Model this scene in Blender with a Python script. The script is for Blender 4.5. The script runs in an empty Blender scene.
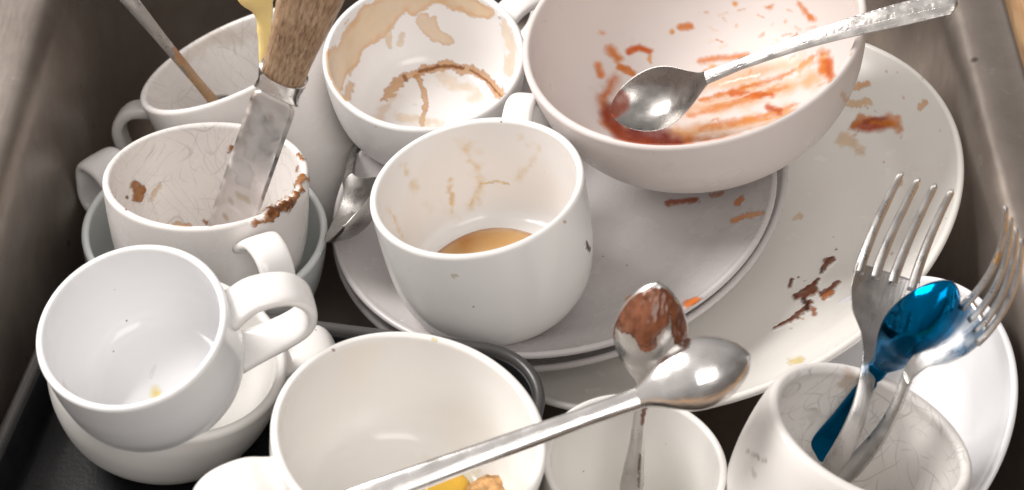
import bpy, math, random
import numpy as np
from mathutils import Vector, Matrix
random.seed(7)
S = bpy.context.scene
COL = S.collection
# ------------------------------------------------------------------ camera geometry
W, H, FPX = 1024, 490, 1911.0
EL = math.radians(46.0); TGT = np.array([0, 0, .09]); DIST = .86
FW = np.array([0, math.cos(EL), -math.sin(EL)]); RT = np.array([1., 0, 0]); UP = np.cross(RT, FW)
CAM = TGT - FW * DIST

def at(px, py, z):
    """point of the scene seen at a pixel, at height z"""
    d = FW + RT * (px - W / 2) / FPX - UP * (py - H / 2) / FPX
    return Vector(CAM + d * ((z - CAM[2]) / d[2]))

def proj(P):
    d = P - CAM; z = d @ FW
    return np.stack([W / 2 + FPX * (d @ RT) / z, H / 2 - FPX * (d @ UP) / z], -1)

# ------------------------------------------------------------------ numpy noise
def _hash(i, j, k, s):
    n = (i * 73856093) ^ (j * 19349663) ^ (k * 83492791) ^ (s * 2654435)
    n = (n ^ (n >> 13)) * 1274126177 & 0x7fffffff
    return ((n ^ (n >> 16)) & 0xffff) / 65535.0

def vnoise(p, s=0):
    f = np.floor(p).astype(np.int64); t = p - f; t = t * t * (3 - 2 * t); r = 0
    for a in (0, 1):
        for b in (0, 1):
            for c in (0, 1):
                w = (t[:, 0] if a else 1 - t[:, 0]) * (t[:, 1] if b else 1 - t[:, 1]) * (t[:, 2] if c else 1 - t[:, 2])
                r = r + w * _hash(f[:, 0] + a, f[:, 1] + b, f[:, 2] + c, s)
    return r

def fbm(p, s=0, o=4):
    r = 0; a = .5; tot = 0
    for i in range(o):
        r = r + a * vnoise(p * 2 ** i, s + i * 17); tot += a; a *= .55
    return r / tot

def sstep(x): x = np.clip(x, 0, 1); return x * x * (3 - 2 * x)

def srgb(r, g, b):
    f = lambda c: (c / 255 / 12.92) if c / 255 <= .04045 else ((c / 255 + .055) / 1.055) ** 2.4
    return (f(r), f(g), f(b))

def paint(co, world, strokes, seed=3):
    """stains: strokes are spots and smears; returns rgba, height"""
    q = proj(world); n = len(co)
    rgb = np.zeros((n, 3)); al = np.zeros(n); ht = np.zeros(n)
    for i, s in enumerate(strokes):
        pts = np.array(s['p'], float); w = s['w']; amp = s.get('n', .6) * w * .62; fr = s.get('f', 160)
        mnx, mny = pts.min(0) - w * 3; mxx, mxy = pts.max(0) + w * 3
        m = (q[:, 0] > mnx) & (q[:, 0] < mxx) & (q[:, 1] > mny) & (q[:, 1] < mxy)
        if 'mask' in s: m &= s['mask']
        if not m.any(): continue
        qq = q[m]; d = np.full(len(qq), 1e9)
        fw_ = 2300 / max(w, 2.5) * .42; wa = w * s.get('warp', 1.0)
        qq = qq + wa * 1.7 * np.stack([fbm(co[m] * fw_ + 3.1, seed + 200 + i, 3) - .5, fbm(co[m] * fw_ + 9.7, seed + 300 + i, 3) - .5], 1)
        d0 = 1
        if len(pts) == 1: d = np.hypot(*(qq - pts[0]).T)
        ws = s.get('taper', None)
        for j in range(len(pts) - 1):
            e = pts[j + 1] - pts[j]; L = (e ** 2).sum() + 1e-9
            t = np.clip(((qq - pts[j]) @ e) / L, 0, 1)
            dd = np.hypot(*(qq - pts[j] - t[:, None] * e).T)
            if ws:
                g = (j + t) / (len(pts) - 1); dd = dd + w * (1 - np.interp(g, np.linspace(0, 1, len(ws)), ws))
            d = np.minimum(d, dd)
        nz = (fbm(co[m] * max(fr, fw_ * 2.2), seed + i * 5) - .5) * 2
        if s.get('thr'):            # broken up, granular
            d = d + w * s['thr'] * np.clip(fbm(co[m] * fr * 2.3, seed + i * 7 + 1, 3) - .45, 0, 1) * 4
        v = (w - d + amp * nz * 1.6)
        a = sstep(v / max(.5, s.get('s', .25) * w)) * s.get('a', 1)
        tex = fbm(co[m] * fr * 1.7, seed + 91 + i, 3)
        a = a * (1 - s.get('var', .18) * np.clip(tex * 2 - .6, 0, 1))
        cb = np.array(s['c']); g_ = cb.mean(); cb = np.clip(cb + (cb - g_) * .16, .004, 1) * s.get('k', .80)
        c = cb[None] * (.82 + .36 * fbm(co[m] * fw_ * 1.5, seed + 77 + i, 3)[:, None])
        if 'edge' in s:
            eg = np.exp(-((v - .12 * w) / (.14 * w + .6)) ** 2)[:, None]
            c = c * (1 - eg) + np.array(s['edge']) * eg; a = np.maximum(a, eg[:, 0] * s.get('ea', .8) * (v > 0))
        a = a ** s.get('pw', .6); A = al[m]; out = a + A * (1 - a)
        rgb[m] = np.where(out[:, None] > 1e-5, (c * a[:, None] + rgb[m] * (A * (1 - a))[:, None]) / np.maximum(out, 1e-5)[:, None], rgb[m])
        al[m] = out; ht[m] = np.maximum(ht[m], s.get('h', 0) * a * (.5 + tex))
    return np.concatenate([rgb, al[:, None]], 1), ht

# ------------------------------------------------------------------ materials
def nt(name):
    m = bpy.data.materials.new(name); m.use_nodes = True
    return m, m.node_tree.nodes, m.node_tree.links, m.node_tree.nodes['Principled BSDF']

def hairlines(N, L, vec, scale, seed, thr, dens):
    """thin curved cutlery scratches: thin crests of a distorted wave, broken into short strokes by a noise"""
    mp = N.new('ShaderNodeMapping'); mp.inputs['Location'].default_value = (seed, seed * 1.7, seed * .6)
    mp.inputs['Rotation'].default_value = (seed * 1.3, seed * .7, seed * 2.1)
    L.new(vec, mp.inputs['Vector'])
    a = N.new('ShaderNodeTexWave'); a.wave_type = 'BANDS'; a.inputs['Scale'].default_value = scale; a.inputs['Distortion'].default_value = 15; a.inputs['Detail'].default_value = .6; a.inputs['Detail Scale'].default_value = .8
    L.new(mp.outputs[0], a.inputs['Vector'])
    r = N.new('ShaderNodeMapRange'); r.inputs[1].default_value = thr; r.inputs[2].default_value = 1; L.new(a.outputs['Fac'], r.inputs[0])
    k = N.new('ShaderNodeTexNoise'); k.inputs['Scale'].default_value = 48; k.inputs['Detail'].default_value = 2
    L.new(mp.outputs[0], k.inputs['Vector'])
    kr = N.new('ShaderNodeMapRange'); kr.inputs[1].default_value = dens; kr.inputs[2].default_value = dens + .10; L.new(k.outputs['Fac'], kr.inputs[0])
    m = N.new('ShaderNodeMath'); m.operation = 'MULTIPLY'; L.new(r.outputs[0], m.inputs[0]); L.new(kr.outputs[0], m.inputs[1])
    return m.outputs[0]

def ceramic(name, col, rough=.18, crackle=0, spec=.5, drops=.0, tint=None, film=.05):
    m, N, L, B = nt(name)
    tc = N.new('ShaderNodeTexCoord'); vec = tc.outputs['Object']
    n1 = N.new('ShaderNodeTexNoise'); n1.inputs['Scale'].default_value = 28; n1.inputs['Detail'].default_value = 5; L.new(vec, n1.inputs['Vector'])
    r1 = N.new('ShaderNodeMapRange'); r1.inputs[1].default_value = .35; r1.inputs[2].default_value = .75; r1.inputs[3].default_value = 0; r1.inputs[4].default_value = film
    L.new(n1.outputs['Fac'], r1.inputs[0])
    mx = N.new('ShaderNodeMix'); mx.data_type = 'RGBA'; mx.inputs['A'].default_value = (*col, 1)
    t = tint or (col[0] * .62, col[1] * .5, col[2] * .38); mx.inputs['B'].default_value = (*t, 1); L.new(r1.outputs[0], mx.inputs['Factor'])
    cur = mx.outputs['Result']
    # tiny specks of grime
    sp = N.new('ShaderNodeTexVoronoi'); sp.inputs['Scale'].default_value = 190; L.new(vec, sp.inputs['Vector'])
    sr = N.new('ShaderNodeMapRange'); sr.inputs[1].default_value = .05; sr.inputs[2].default_value = .12; sr.inputs[3].default_value = .8; sr.inputs[4].default_value = 0
    L.new(sp.outputs['Distance'], sr.inputs[0])
    sn = N.new('ShaderNodeMath'); sn.operation = 'GREATER_THAN'; sn.inputs[1].default_value = .985
    sx = N.new('ShaderNodeSeparateColor'); L.new(sp.outputs['Color'], sx.inputs[0]); L.new(sx.outputs[0], sn.inputs[0])
    sm = N.new('ShaderNodeMath'); sm.operation = 'MULTIPLY'; L.new(sr.outputs[0], sm.inputs[0]); L.new(sn.outputs[0], sm.inputs[1])
    sk = N.new('ShaderNodeMix'); sk.data_type = 'RGBA'; sk.inputs['B'].default_value = (.16, .09, .05, 1); L.new(cur, sk.inputs['A']); L.new(sm.outputs[0], sk.inputs['Factor'])
    cur = sk.outputs['Result']
    if crackle:
        at_in = N.new('ShaderNodeAttribute'); at_in.attribute_name = 'inner'
        acc = None
        for sc, sd, wd, dn in ((30, 1.3, .989, .50), (40, 4.1, .985, .49), (52, 8.7, .98, .50), (36, 12.2, .985, .50), (46, 17.9, .985, .50), (33, 23.4, .985, .5), (60, 31.4, .977, .5), (42, 37.4, .98, .5)):
            o = hairlines(N, L, vec, sc, sd, wd, dn)
            if acc is None: acc = o
            else:
                mm = N.new('ShaderNodeMath'); mm.operation = 'MAXIMUM'; L.new(acc, mm.inputs[0]); L.new(o, mm.inputs[1]); acc = mm.outputs[0]
        m2 = N.new('ShaderNodeMath'); m2.operation = 'MULTIPLY'; m2.inputs[1].default_value = crackle; L.new(acc, m2.inputs[0])
        m3 = N.new('ShaderNodeMath'); m3.operation = 'MULTIPLY'; L.new(m2.outputs[0], m3.inputs[0]); L.new(at_in.outputs['Fac'], m3.inputs[1])
        ck = N.new('ShaderNodeMix'); ck.data_type = 'RGBA'; ck.inputs['B'].default_value = (.10, .075, .06, 1); L.new(cur, ck.inputs['A']); L.new(m3.outputs[0], ck.inputs['Factor'])
        cur = ck.outputs['Result']
    a = N.new('ShaderNodeAttribute'); a.attribute_name = 'stain'
    st = N.new('ShaderNodeMix'); st.data_type = 'RGBA'; L.new(cur, st.inputs['A']); L.new(a.outputs['Color'], st.inputs['B']); L.new(a.outputs['Alpha'], st.inputs['Factor'])
    L.new(st.outputs['Result'], B.inputs['Base Color'])
    n2 = N.new('ShaderNodeTexNoise'); n2.inputs['Scale'].default_value = 60; n2.inputs['Detail'].default_value = 6; L.new(vec, n2.inputs['Vector'])
    rr = N.new('ShaderNodeMapRange'); rr.inputs[1].default_value = .3; rr.inputs[2].default_value = .7; rr.inputs[3].default_value = rough * .75; rr.inputs[4].default_value = rough * 1.7
    L.new(n2.outputs['Fac'], rr.inputs[0]); L.new(rr.outputs[0], B.inputs['Roughness'])
    B.inputs['Specular IOR Level'].default_value = spec
    # gentle glaze unevenness, and a few water drops where asked
    n3 = N.new('ShaderNodeTexNoise'); n3.inputs['Scale'].default_value = 22; n3.inputs['Detail'].default_value = 1; L.new(vec, n3.inputs['Vector'])
    bp = N.new('ShaderNodeBump'); bp.inputs['Strength'].default_value = .25; bp.inputs['Distance'].default_value = .0012; L.new(n3.outputs['Fac'], bp.inputs['Height'])
    nn = bp.outputs[0]
    if drops:
        dv = N.new('ShaderNodeTexVoronoi'); dv.inputs['Scale'].default_value = 150; L.new(vec, dv.inputs['Vector'])
        dr = N.new('ShaderNodeMapRange'); dr.inputs[1].default_value = .0; dr.inputs[2].default_value = .28; dr.inputs[3].default_value = 1; dr.inputs[4].default_value = 0; dr.interpolation_type = 'SMOOTHSTEP'
        L.new(dv.outputs['Distance'], dr.inputs[0])
        dx = N.new('ShaderNodeSeparateColor'); L.new(dv.outputs['Color'], dx.inputs[0])
        dg = N.new('ShaderNodeMath'); dg.operation = 'GREATER_THAN'; dg.inputs[1].default_value = 1 - drops; L.new(dx.outputs[1], dg.inputs[0])
        dm = N.new('ShaderNodeMath'); dm.operation = 'MULTIPLY'; L.new(dr.outputs[0], dm.inputs[0]); L.new(dg.outputs[0], dm.inputs[1])
        b2 = N.new('ShaderNodeBump'); b2.inputs['Strength'].default_value = 1; b2.inputs['Distance'].default_value = .0008; L.new(dm.outputs[0], b2.inputs['Height']); L.new(nn, b2.inputs['Normal'])
        nn = b2.outputs[0]
    L.new(nn, B.inputs['Normal'])
    return m

def metal(name, col=(.80, .78, .765), rough=.16, scratch=.5, smudge=.0, smcol=(.35, .22, .1), engrave=False, crumple=0):
    m, N, L, B = nt(name)
    B.inputs['Metallic'].default_value = 1
    tc = N.new('ShaderNodeTexCoord'); vec = tc.outputs['Object']
    n = N.new('ShaderNodeTexNoise'); n.inputs['Scale'].default_value = 130; n.inputs['Detail'].default_value = 6; L.new(vec, n.inputs['Vector'])
    rr = N.new('ShaderNodeMapRange'); rr.inputs[1].default_value = .3; rr.inputs[2].default_value = .72; rr.inputs[3].default_value = rough * .7; rr.inputs[4].default_value = rough * 2.0
    L.new(n.outputs['Fac'], rr.inputs[0]); L.new(rr.outputs[0], B.inputs['Roughness'])
    mp = N.new('ShaderNodeMapping'); mp.inputs['Scale'].default_value = (14, 420, 420); L.new(vec, mp.inputs['Vector'])
    s = N.new('ShaderNodeTexNoise'); s.inputs['Scale'].default_value = 3; s.inputs['Detail'].default_value = 3; L.new(mp.outputs[0], s.inputs['Vector'])
    bp = N.new('ShaderNodeBump'); bp.inputs['Strength'].default_value = scratch; bp.inputs['Distance'].default_value = .00012; L.new(s.outputs['Fac'], bp.inputs['Height'])
    nrm = bp.outputs[0]
    if crumple:
        cn = N.new('ShaderNodeTexNoise'); cn.inputs['Scale'].default_value = 55; cn.inputs['Detail'].default_value = 1; L.new(vec, cn.inputs['Vector'])
        cb = N.new('ShaderNodeBump'); cb.inputs['Strength'].default_value = .8; cb.inputs['Distance'].default_value = .004; L.new(cn.outputs['Fac'], cb.inputs['Height']); L.new(nrm, cb.inputs['Normal']); nrm = cb.outputs[0]
    if engrave:
        mb = N.new('ShaderNodeTexWave'); mb.wave_type = 'RINGS'; mb.inputs['Scale'].default_value = 95; mb.inputs['Distortion'].default_value = 9; mb.inputs['Detail'].default_value = 1.5; mb.inputs['Detail Scale'].default_value = 2
        L.new(vec, mb.inputs['Vector'])
        br = N.new('ShaderNodeTexBrick'); br.inputs['Scale'].default_value = 50; br.offset = 0
        br.inputs['Mortar Size'].default_value = .07; br.inputs['Brick Width'].default_value = .95; br.inputs['Row Height'].default_value = .26
        br.inputs['Color1'].default_value = br.inputs['Color2'].default_value = (0, 0, 0, 1); br.inputs['Mortar'].default_value = (1, 1, 1, 1)
        om = N.new('ShaderNodeMapping'); om.inputs['Location'].default_value = (0, .0026, 0); L.new(vec, om.inputs['Vector']); L.new(om.outputs[0], br.inputs['Vector'])
        mx_ = N.new('ShaderNodeMath'); mx_.operation = 'MAXIMUM'; L.new(mb.outputs['Fac'], mx_.inputs[0]); L.new(br.outputs['Color'], mx_.inputs[1])
        b3 = N.new('ShaderNodeBump'); b3.inputs['Strength'].default_value = .35; b3.inputs['Distance'].default_value = .0004; L.new(mx_.outputs[0], b3.inputs['Height']); L.new(nrm, b3.inputs['Normal']); nrm = b3.outputs[0]
    L.new(nrm, B.inputs['Normal'])
    mx = N.new('ShaderNodeMix'); mx.data_type = 'RGBA'; mx.inputs['A'].default_value = (*col, 1); mx.inputs['B'].default_value = tuple(c * .7 for c in col) + (1,)
    n5 = N.new('ShaderNodeTexNoise'); n5.inputs['Scale'].default_value = 55; n5.inputs['Detail'].default_value = 4; L.new(vec, n5.inputs['Vector'])
    r5 = N.new('ShaderNodeMapRange'); r5.inputs[1].default_value = .45; r5.inputs[2].default_value = .8; r5.inputs[4].default_value = .6; L.new(n5.outputs['Fac'], r5.inputs[0]); L.new(r5.outputs[0], mx.inputs['Factor'])
    a = N.new('ShaderNodeAttribute'); a.attribute_name = 'stain'
    st = N.new('ShaderNodeMix'); st.data_type = 'RGBA'; L.new(mx.outputs['Result'], st.inputs['A']); L.new(a.outputs['Color'], st.inputs['B']); L.new(a.outputs['Alpha'], st.inputs['Factor'])
    L.new(st.outputs['Result'], B.inputs['Base Color'])
    iv = N.new('ShaderNodeMath'); iv.operation = 'SUBTRACT'; iv.inputs[0].default_value = 1; iv.use_clamp = True; L.new(a.outputs['Alpha'], iv.inputs[1]); L.new(iv.outputs[0], B.inputs['Metallic'])
    return m

def plain(name, col, rough=.5, metallic=0, trans=0, alpha=1, ns=0, nf=.3, bump=0, bs=80, sss=0, spec=.5):
    m, N, L, B = nt(name)
    B.inputs['Base Color'].default_value = (*col, 1); B.inputs['Roughness'].default_value = rough; B.inputs['Metallic'].default_value = metallic
    B.inputs['Transmission Weight'].default_value = trans; B.inputs['Alpha'].default_value = alpha; B.inputs['Specular IOR Level'].default_value = spec
    if sss: B.inputs['Subsurface Weight'].default_value = sss; B.inputs['Subsurface Radius'].default_value = (.006, .003, .001); B.inputs['Subsurface Scale'].default_value = 1
    tc = N.new('ShaderNodeTexCoord')
    if ns:
        n = N.new('ShaderNodeTexNoise'); n.inputs['Scale'].default_value = ns; n.inputs['Detail'].default_value = 5; L.new(tc.outputs['Object'], n.inputs['Vector'])
        mx = N.new('ShaderNodeMix'); mx.data_type = 'RGBA'; mx.inputs['A'].default_value = tuple(min(1, c * (1 + nf)) for c in col) + (1,); mx.inputs['B'].default_value = tuple(c * (1 - nf) for c in col) + (1,)
        r = N.new('ShaderNodeMapRange'); r.inputs[1].default_value = .3; r.inputs[2].default_value = .7; L.new(n.outputs['Fac'], r.inputs[0]); L.new(r.outputs[0], mx.inputs['Factor']); L.new(mx.outputs['Result'], B.inputs['Base Color'])
    if bump:
        n = N.new('ShaderNodeTexNoise'); n.inputs['Scale'].default_value = bs; n.inputs['Detail'].default_value = 5; L.new(tc.outputs['Object'], n.inputs['Vector'])
        b = N.new('ShaderNodeBump'); b.inputs['Distance'].default_value = bump; b.inputs['Strength'].default_value = .8; L.new(n.outputs['Fac'], b.inputs['Height']); L.new(b.outputs[0], B.inputs['Normal'])
    return m

# ------------------------------------------------------------------ object helpers
def tag(o, label, cat, group=None, kind=None):
    if label: o['label'] = label
    if cat: o['category'] = cat
    if group: o['group'] = group
    if kind: o['kind'] = kind
    return o

def frame(origin, n, xdir=(1, 0, 0)):
    n = Vector(n).normalized(); x = Vector(xdir); x = (x - n * x.dot(n)).normalized(); y = n.cross(x)
    M = Matrix((x, y, n)).transposed().to_4x4(); M.translation = Vector(origin); return M

def empty(name, M):
    o = bpy.data.objects.new(name, None); COL.objects.link(o); o.empty_display_size = .02; o.matrix_world = M; o['_m'] = 1; del o['_m']
    return o

def mesh(name, V, F, mat, parent=None, M=None, smooth=True, attrs=None):
    me = bpy.data.meshes.new(name)
    V = np.asarray(V, float); F = list(F)
    u_ = np.unique(np.concatenate([np.asarray(f) for f in F])); 
    if len(u_) < len(V):
        mp_ = -np.ones(len(V), int); mp_[u_] = np.arange(len(u_)); V = V[u_]; F = [tuple(mp_[list(f)]) for f in F]
        if attrs: attrs = {k: np.asarray(a)[u_] for k, a in attrs.items()}
    me.from_pydata([tuple(v) for v in V], [], [tuple(f) for f in F])
    me.polygons.foreach_set('use_smooth', [smooth] * len(me.polygons))
    if attrs:
        for k, a in attrs.items():
            if k == 'stain':
                c = me.attributes.new('stain', 'FLOAT_COLOR', 'POINT'); c.data.foreach_set('color', np.asarray(a, np.float32).ravel())
            else:
                c = me.attributes.new(k, 'FLOAT', 'POINT'); c.data.foreach_set('value', np.asarray(a, np.float32).ravel())
    me.materials.append(mat); me.update()
    o = bpy.data.objects.new(name, me); COL.objects.link(o)
    if parent is not None: o.parent = parent
    elif M is not None: o.matrix_world = M
    return o

def catmull(P, n):
    P = np.array(P, float); P = np.vstack([2 * P[0] - P[1], P, 2 * P[-1] - P[-2]]); out = []
    m = len(P) - 3
    for i in range(m):
        t = np.linspace(0, 1, n, endpoint=False)[:, None]; a, b, c, d = P[i:i + 4]
        out.append(.5 * ((2 * b) + (-a + c) * t + (2 * a - 5 * b + 4 * c - d) * t ** 2 + (-a + 3 * b - 3 * c + d) * t ** 3))
    return np.vstack(out + [P[-2:-1]])

def resample(P, n):
    s = np.r_[0, np.cumsum(np.hypot(*np.diff(P, axis=0).T))] if P.shape[1] == 2 else np.r_[0, np.cumsum(np.linalg.norm(np.diff(P, axis=0), axis=1))]
    t = np.linspace(0, s[-1], n); return np.stack([np.interp(t, s, P[:, k]) for k in range(P.shape[1])], 1)

PROF = {}
def vessel(name, root, mat, R, outer, wall, floor, lip=.5, seg=240, n_in=90, n_out=70, strokes=None, blend=.006):
    """turned dish with its origin at the rim centre; outer = [(r,z)...] from rim down to base as fractions of R / metres"""
    O = np.array([(r * R, -z) for r, z in outer]); PROF[root.name] = (O, wall)
    Oc = resample(catmull(O, 14), n_out)
    # inner profile: offset of outer by the wall, down to the floor
    T = np.gradient(Oc, axis=0); T /= np.linalg.norm(T, axis=1)[:, None]; Nn = np.stack([T[:, 1], -T[:, 0]], 1)
    I = Oc + Nn * wall
    if (I[:5, 0] > Oc[:5, 0]).all(): I = Oc - Nn * wall
    zf = -floor
    I = I[(I[:, 1] > zf + blend) & (I[:, 0] > .002)]
    e_ = I[-1]; tg_ = I[-1] - I[-4]; tg_ /= np.linalg.norm(tg_); k_ = (e_[1] - zf) / max(.12, -tg_[1]); cp = np.array([max(e_[0] + tg_[0] * k_, e_[0] * .5), zf])
    en = np.array([max(.001, cp[0] - (np.linalg.norm(cp - e_)) * 1.1), zf]); tt_ = np.linspace(0, 1, 30)[1:, None]
    I = np.vstack([I, (1 - tt_) ** 2 * e_ + 2 * tt_ * (1 - tt_) * cp + tt_ ** 2 * en, [(.0001, zf)]])
    Ic = resample(I[::-1], n_in)
    lipn = 8; c = (Ic[-1] + Oc[0]) / 2; v = Oc[0] - c; rad = np.linalg.norm(v)
    Lp = []
    for a in np.linspace(math.pi, 0, lipn + 2)[1:-1]:
        Lp.append(c + v * math.cos(a) + np.array([-v[1], v[0]]) * math.sin(a) * 2 * lip)
    prof = np.vstack([Ic, Lp, Oc, [(.0001, Oc[-1, 1])]])
    k_in = len(Ic) + 4
    m = len(prof); th = np.linspace(0, 2 * np.pi, seg, endpoint=False)
    r = prof[:, 0][:, None] * np.ones(seg); z = prof[:, 1][:, None] * np.ones(seg)
    V = np.stack([r * np.cos(th), r * np.sin(th), z], -1).reshape(-1, 3)
    inner = (np.arange(m) < k_in)[:, None] * np.ones(seg, bool); inner = inner.reshape(-1)
    idx = np.arange(m * seg).reshape(m, seg); nx = np.roll(idx, -1, 1)
    F = np.stack([idx[:-1], nx[:-1], nx[1:], idx[1:]], -1).reshape(-1, 4)
    Mw = np.array(root.matrix_world); wv = V @ Mw[:3, :3].T + Mw[:3, 3]
    st = np.zeros((len(V), 4))
    if strokes:
        for s in strokes:
            s['mask'] = inner if s.get('side', 'in') == 'in' else (~inner if s['side'] == 'out' else np.ones(len(V), bool))
        st, ht = paint(V, wv, strokes, seed=int(R * 1e4) + 3)
        if ht.max() > 0:
            dr = np.gradient(prof, axis=0); dr /= np.linalg.norm(dr, axis=1)[:, None] + 1e-9
            pn = np.stack([-dr[:, 1], dr[:, 0]], 1)     # left of travel = outside of the shell
            nr = np.repeat(pn[:, 0][:, None], seg, 1).reshape(-1); nz = np.repeat(pn[:, 1][:, None], seg, 1).reshape(-1)
            tt = np.tile(th, m); V = V + ht[:, None] * np.stack([nr * np.cos(tt), nr * np.sin(tt), nz], 1)
    o = mesh(name, V, F, mat, root, attrs={'stain': st, 'inner': inner.astype(float)})
    return o

def loft(name, rings, mat, parent, cap=True, attrs=None, M=None, strokes=None, seed=5):
    rings = np.asarray(rings, float); m, k = rings.shape[:2]
    V = rings.reshape(-1, 3); idx = np.arange(m * k).reshape(m, k); nx = np.roll(idx, -1, 1)
    F = [tuple(f) for f in np.stack([idx[:-1], nx[:-1], nx[1:], idx[1:]], -1).reshape(-1, 4)]
    if cap:
        c0 = len(V); V = np.vstack([V, rings[0].mean(0), rings[-1].mean(0)])
        F += ([(c0, idx[0, (j + 1) % k], idx[0, j]) for j in range(k)] if cap != 'last' else []) + ([(c0 + 1, idx[-1, j], idx[-1, (j + 1) % k]) for j in range(k)] if cap != 'first' else [])
    st = np.zeros((len(V), 4))
    if strokes:
        Mw = np.array(parent.matrix_world if parent is not None else M); st, ht = paint(V, V @ Mw[:3, :3].T + Mw[:3, 3], strokes, seed)
    return mesh(name, V, F, mat, parent, M, attrs={'stain': st})

def cup_handle(root, mat, ang, path, w, t, n=40, wend=1.25, name='handle'):
    """ear of a cup in the plane at ang: path of (r, z), width w across, thickness t"""
    O, wl = PROF[root.name]; path = [list(p) for p in path]; zz = -O[:, 1]
    for e in (0, -1): path[e][0] = float(np.interp(-path[e][1], zz, O[:, 0])) - wl * .3
    P = resample(catmull(path, 12), n); T = np.gradient(P, axis=0); T /= np.linalg.norm(T, axis=1)[:, None]
    Nn = np.stack([-T[:, 1], T[:, 0]], 1); rings = []
    ca, sa = math.cos(ang), math.sin(ang)
    for i in range(n):
        s = i / (n - 1); ww = w * (1 + (wend - 1) * abs(2 * s - 1) ** 3); ring = []
        for a in np.linspace(0, 2 * np.pi, 20, endpoint=False):
            cx, cy = math.cos(a), math.sin(a); ex = .62
            u = math.copysign(abs(cx) ** ex, cx) * ww / 2; v = math.copysign(abs(cy) ** ex, cy) * t / 2
            r = P[i, 0] + Nn[i, 0] * v; z = P[i, 1] + Nn[i, 1] * v
            ring.append((r * ca - u * sa, r * sa + u * ca, z))
        rings.append(ring)
    return loft(name, rings, mat, root)

# ------------------------------------------------------------------ cutlery
def ring_at(x, w, zc, depth, th, k=18):
    """section of a spoon or handle: top side then under side"""
    v = np.sin(np.linspace(-1, 1, k) * np.pi / 2); z = zc - depth * (1 - v ** 2)
    e = np.sqrt(np.clip(1 - v ** 4, 0, 1))
    top = np.stack([np.full(k, x), v * w, z], 1); bot = np.stack([np.full(k, x), v * w, z - th * (.25 + .75 * e)], 1)
    return np.vstack([top, bot[::-1]])

def sp_shape(s, bw, neck):
    if s < .46: e = math.sin(math.pi / 2 * (s / .46) ** .95) ** .58 if s > 0 else 0; return max(e, .03), max(bw * e, .0006)
    t = (s - .46) / .54; e = ((1 + math.cos(math.pi * t)) / 2) ** .72
    return e, neck * 1.15 * (1 - e) + bw * e

def spoon(name, p_bowl, p_end, up, mat, hmat=None, bl=.052, bw=.019, depth=.008, neck=.0028, endw=.0085, th=.0014, arch=.010, hth=.0022, strokes=None, hstrokes=None, endshape=.9, midw=None, crown=.0006):
    p0, p1 = Vector(p_bowl), Vector(p_end); Ltot = (p1 - p0).length
    M = frame(p0, up, p1 - p0)
    # keep x exactly on the axis
    x = (p1 - p0).normalized(); z = Vector(up); z = (z - x * z.dot(x)).normalized(); y = z.cross(x)
    M = Matrix((x, y, z)).transposed().to_4x4(); M.translation = p0
    root = empty(name, M); bpy.context.view_layer.update()
    B, Hn = [], []
    xb0, xn = -bl / 2, bl / 2
    for s in np.linspace(0, 1, 54):
        s = .5 - .5 * math.cos(math.pi * s * .96) if s < 1 else 1
        s = min(s, 1); xx = xb0 + bl * s
        egg, ww = sp_shape(s, bw, neck)
        dp = depth * egg ** 1.3 * (1 if s < .46 else 1) - crown * (1 - egg)
        zc = .0022 * (1 - 2 * s) ** 2 + (.0035 * ((s - .75) / .25) ** 2 if s > .75 else 0)
        B.append(ring_at(xx, ww, zc, dp, th + (hth * .7) * max(0, (s - .7) / .3)))
    zend = 0; z0 = .0022 + .0035; LH = Ltot - bl / 2
    last = B[-1]
    for s in np.linspace(0, 1, 60):
        xx = xn + (Ltot - xn) * s
        wm = np.interp(s, [0, .15, .45, .8, .97, 1], [neck * 1.15, neck, neck * 1.15 if midw is None else midw, endw, endw * endshape, endw * .25])
        zc = np.interp(0, [0], [0]) + (1 - s) * z0 + arch * math.sin(math.pi * min(1, s * 1.05)) * (1 - .35 * s) * (1 if s < .96 else 1)
        zc = (1 - s) * z0 + arch * math.sin(math.pi * s) ** 1.0
        Hn.append(ring_at(xx, wm, zc, -crown, hth + .0008 * max(0, 1 - s * 5)))
    b = loft('bowl', B + [Hn[0]], mat, root, cap='first', strokes=strokes)
    h = loft('handle', Hn, hmat or mat, root, cap='last', strokes=hstrokes)
    return root

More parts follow.
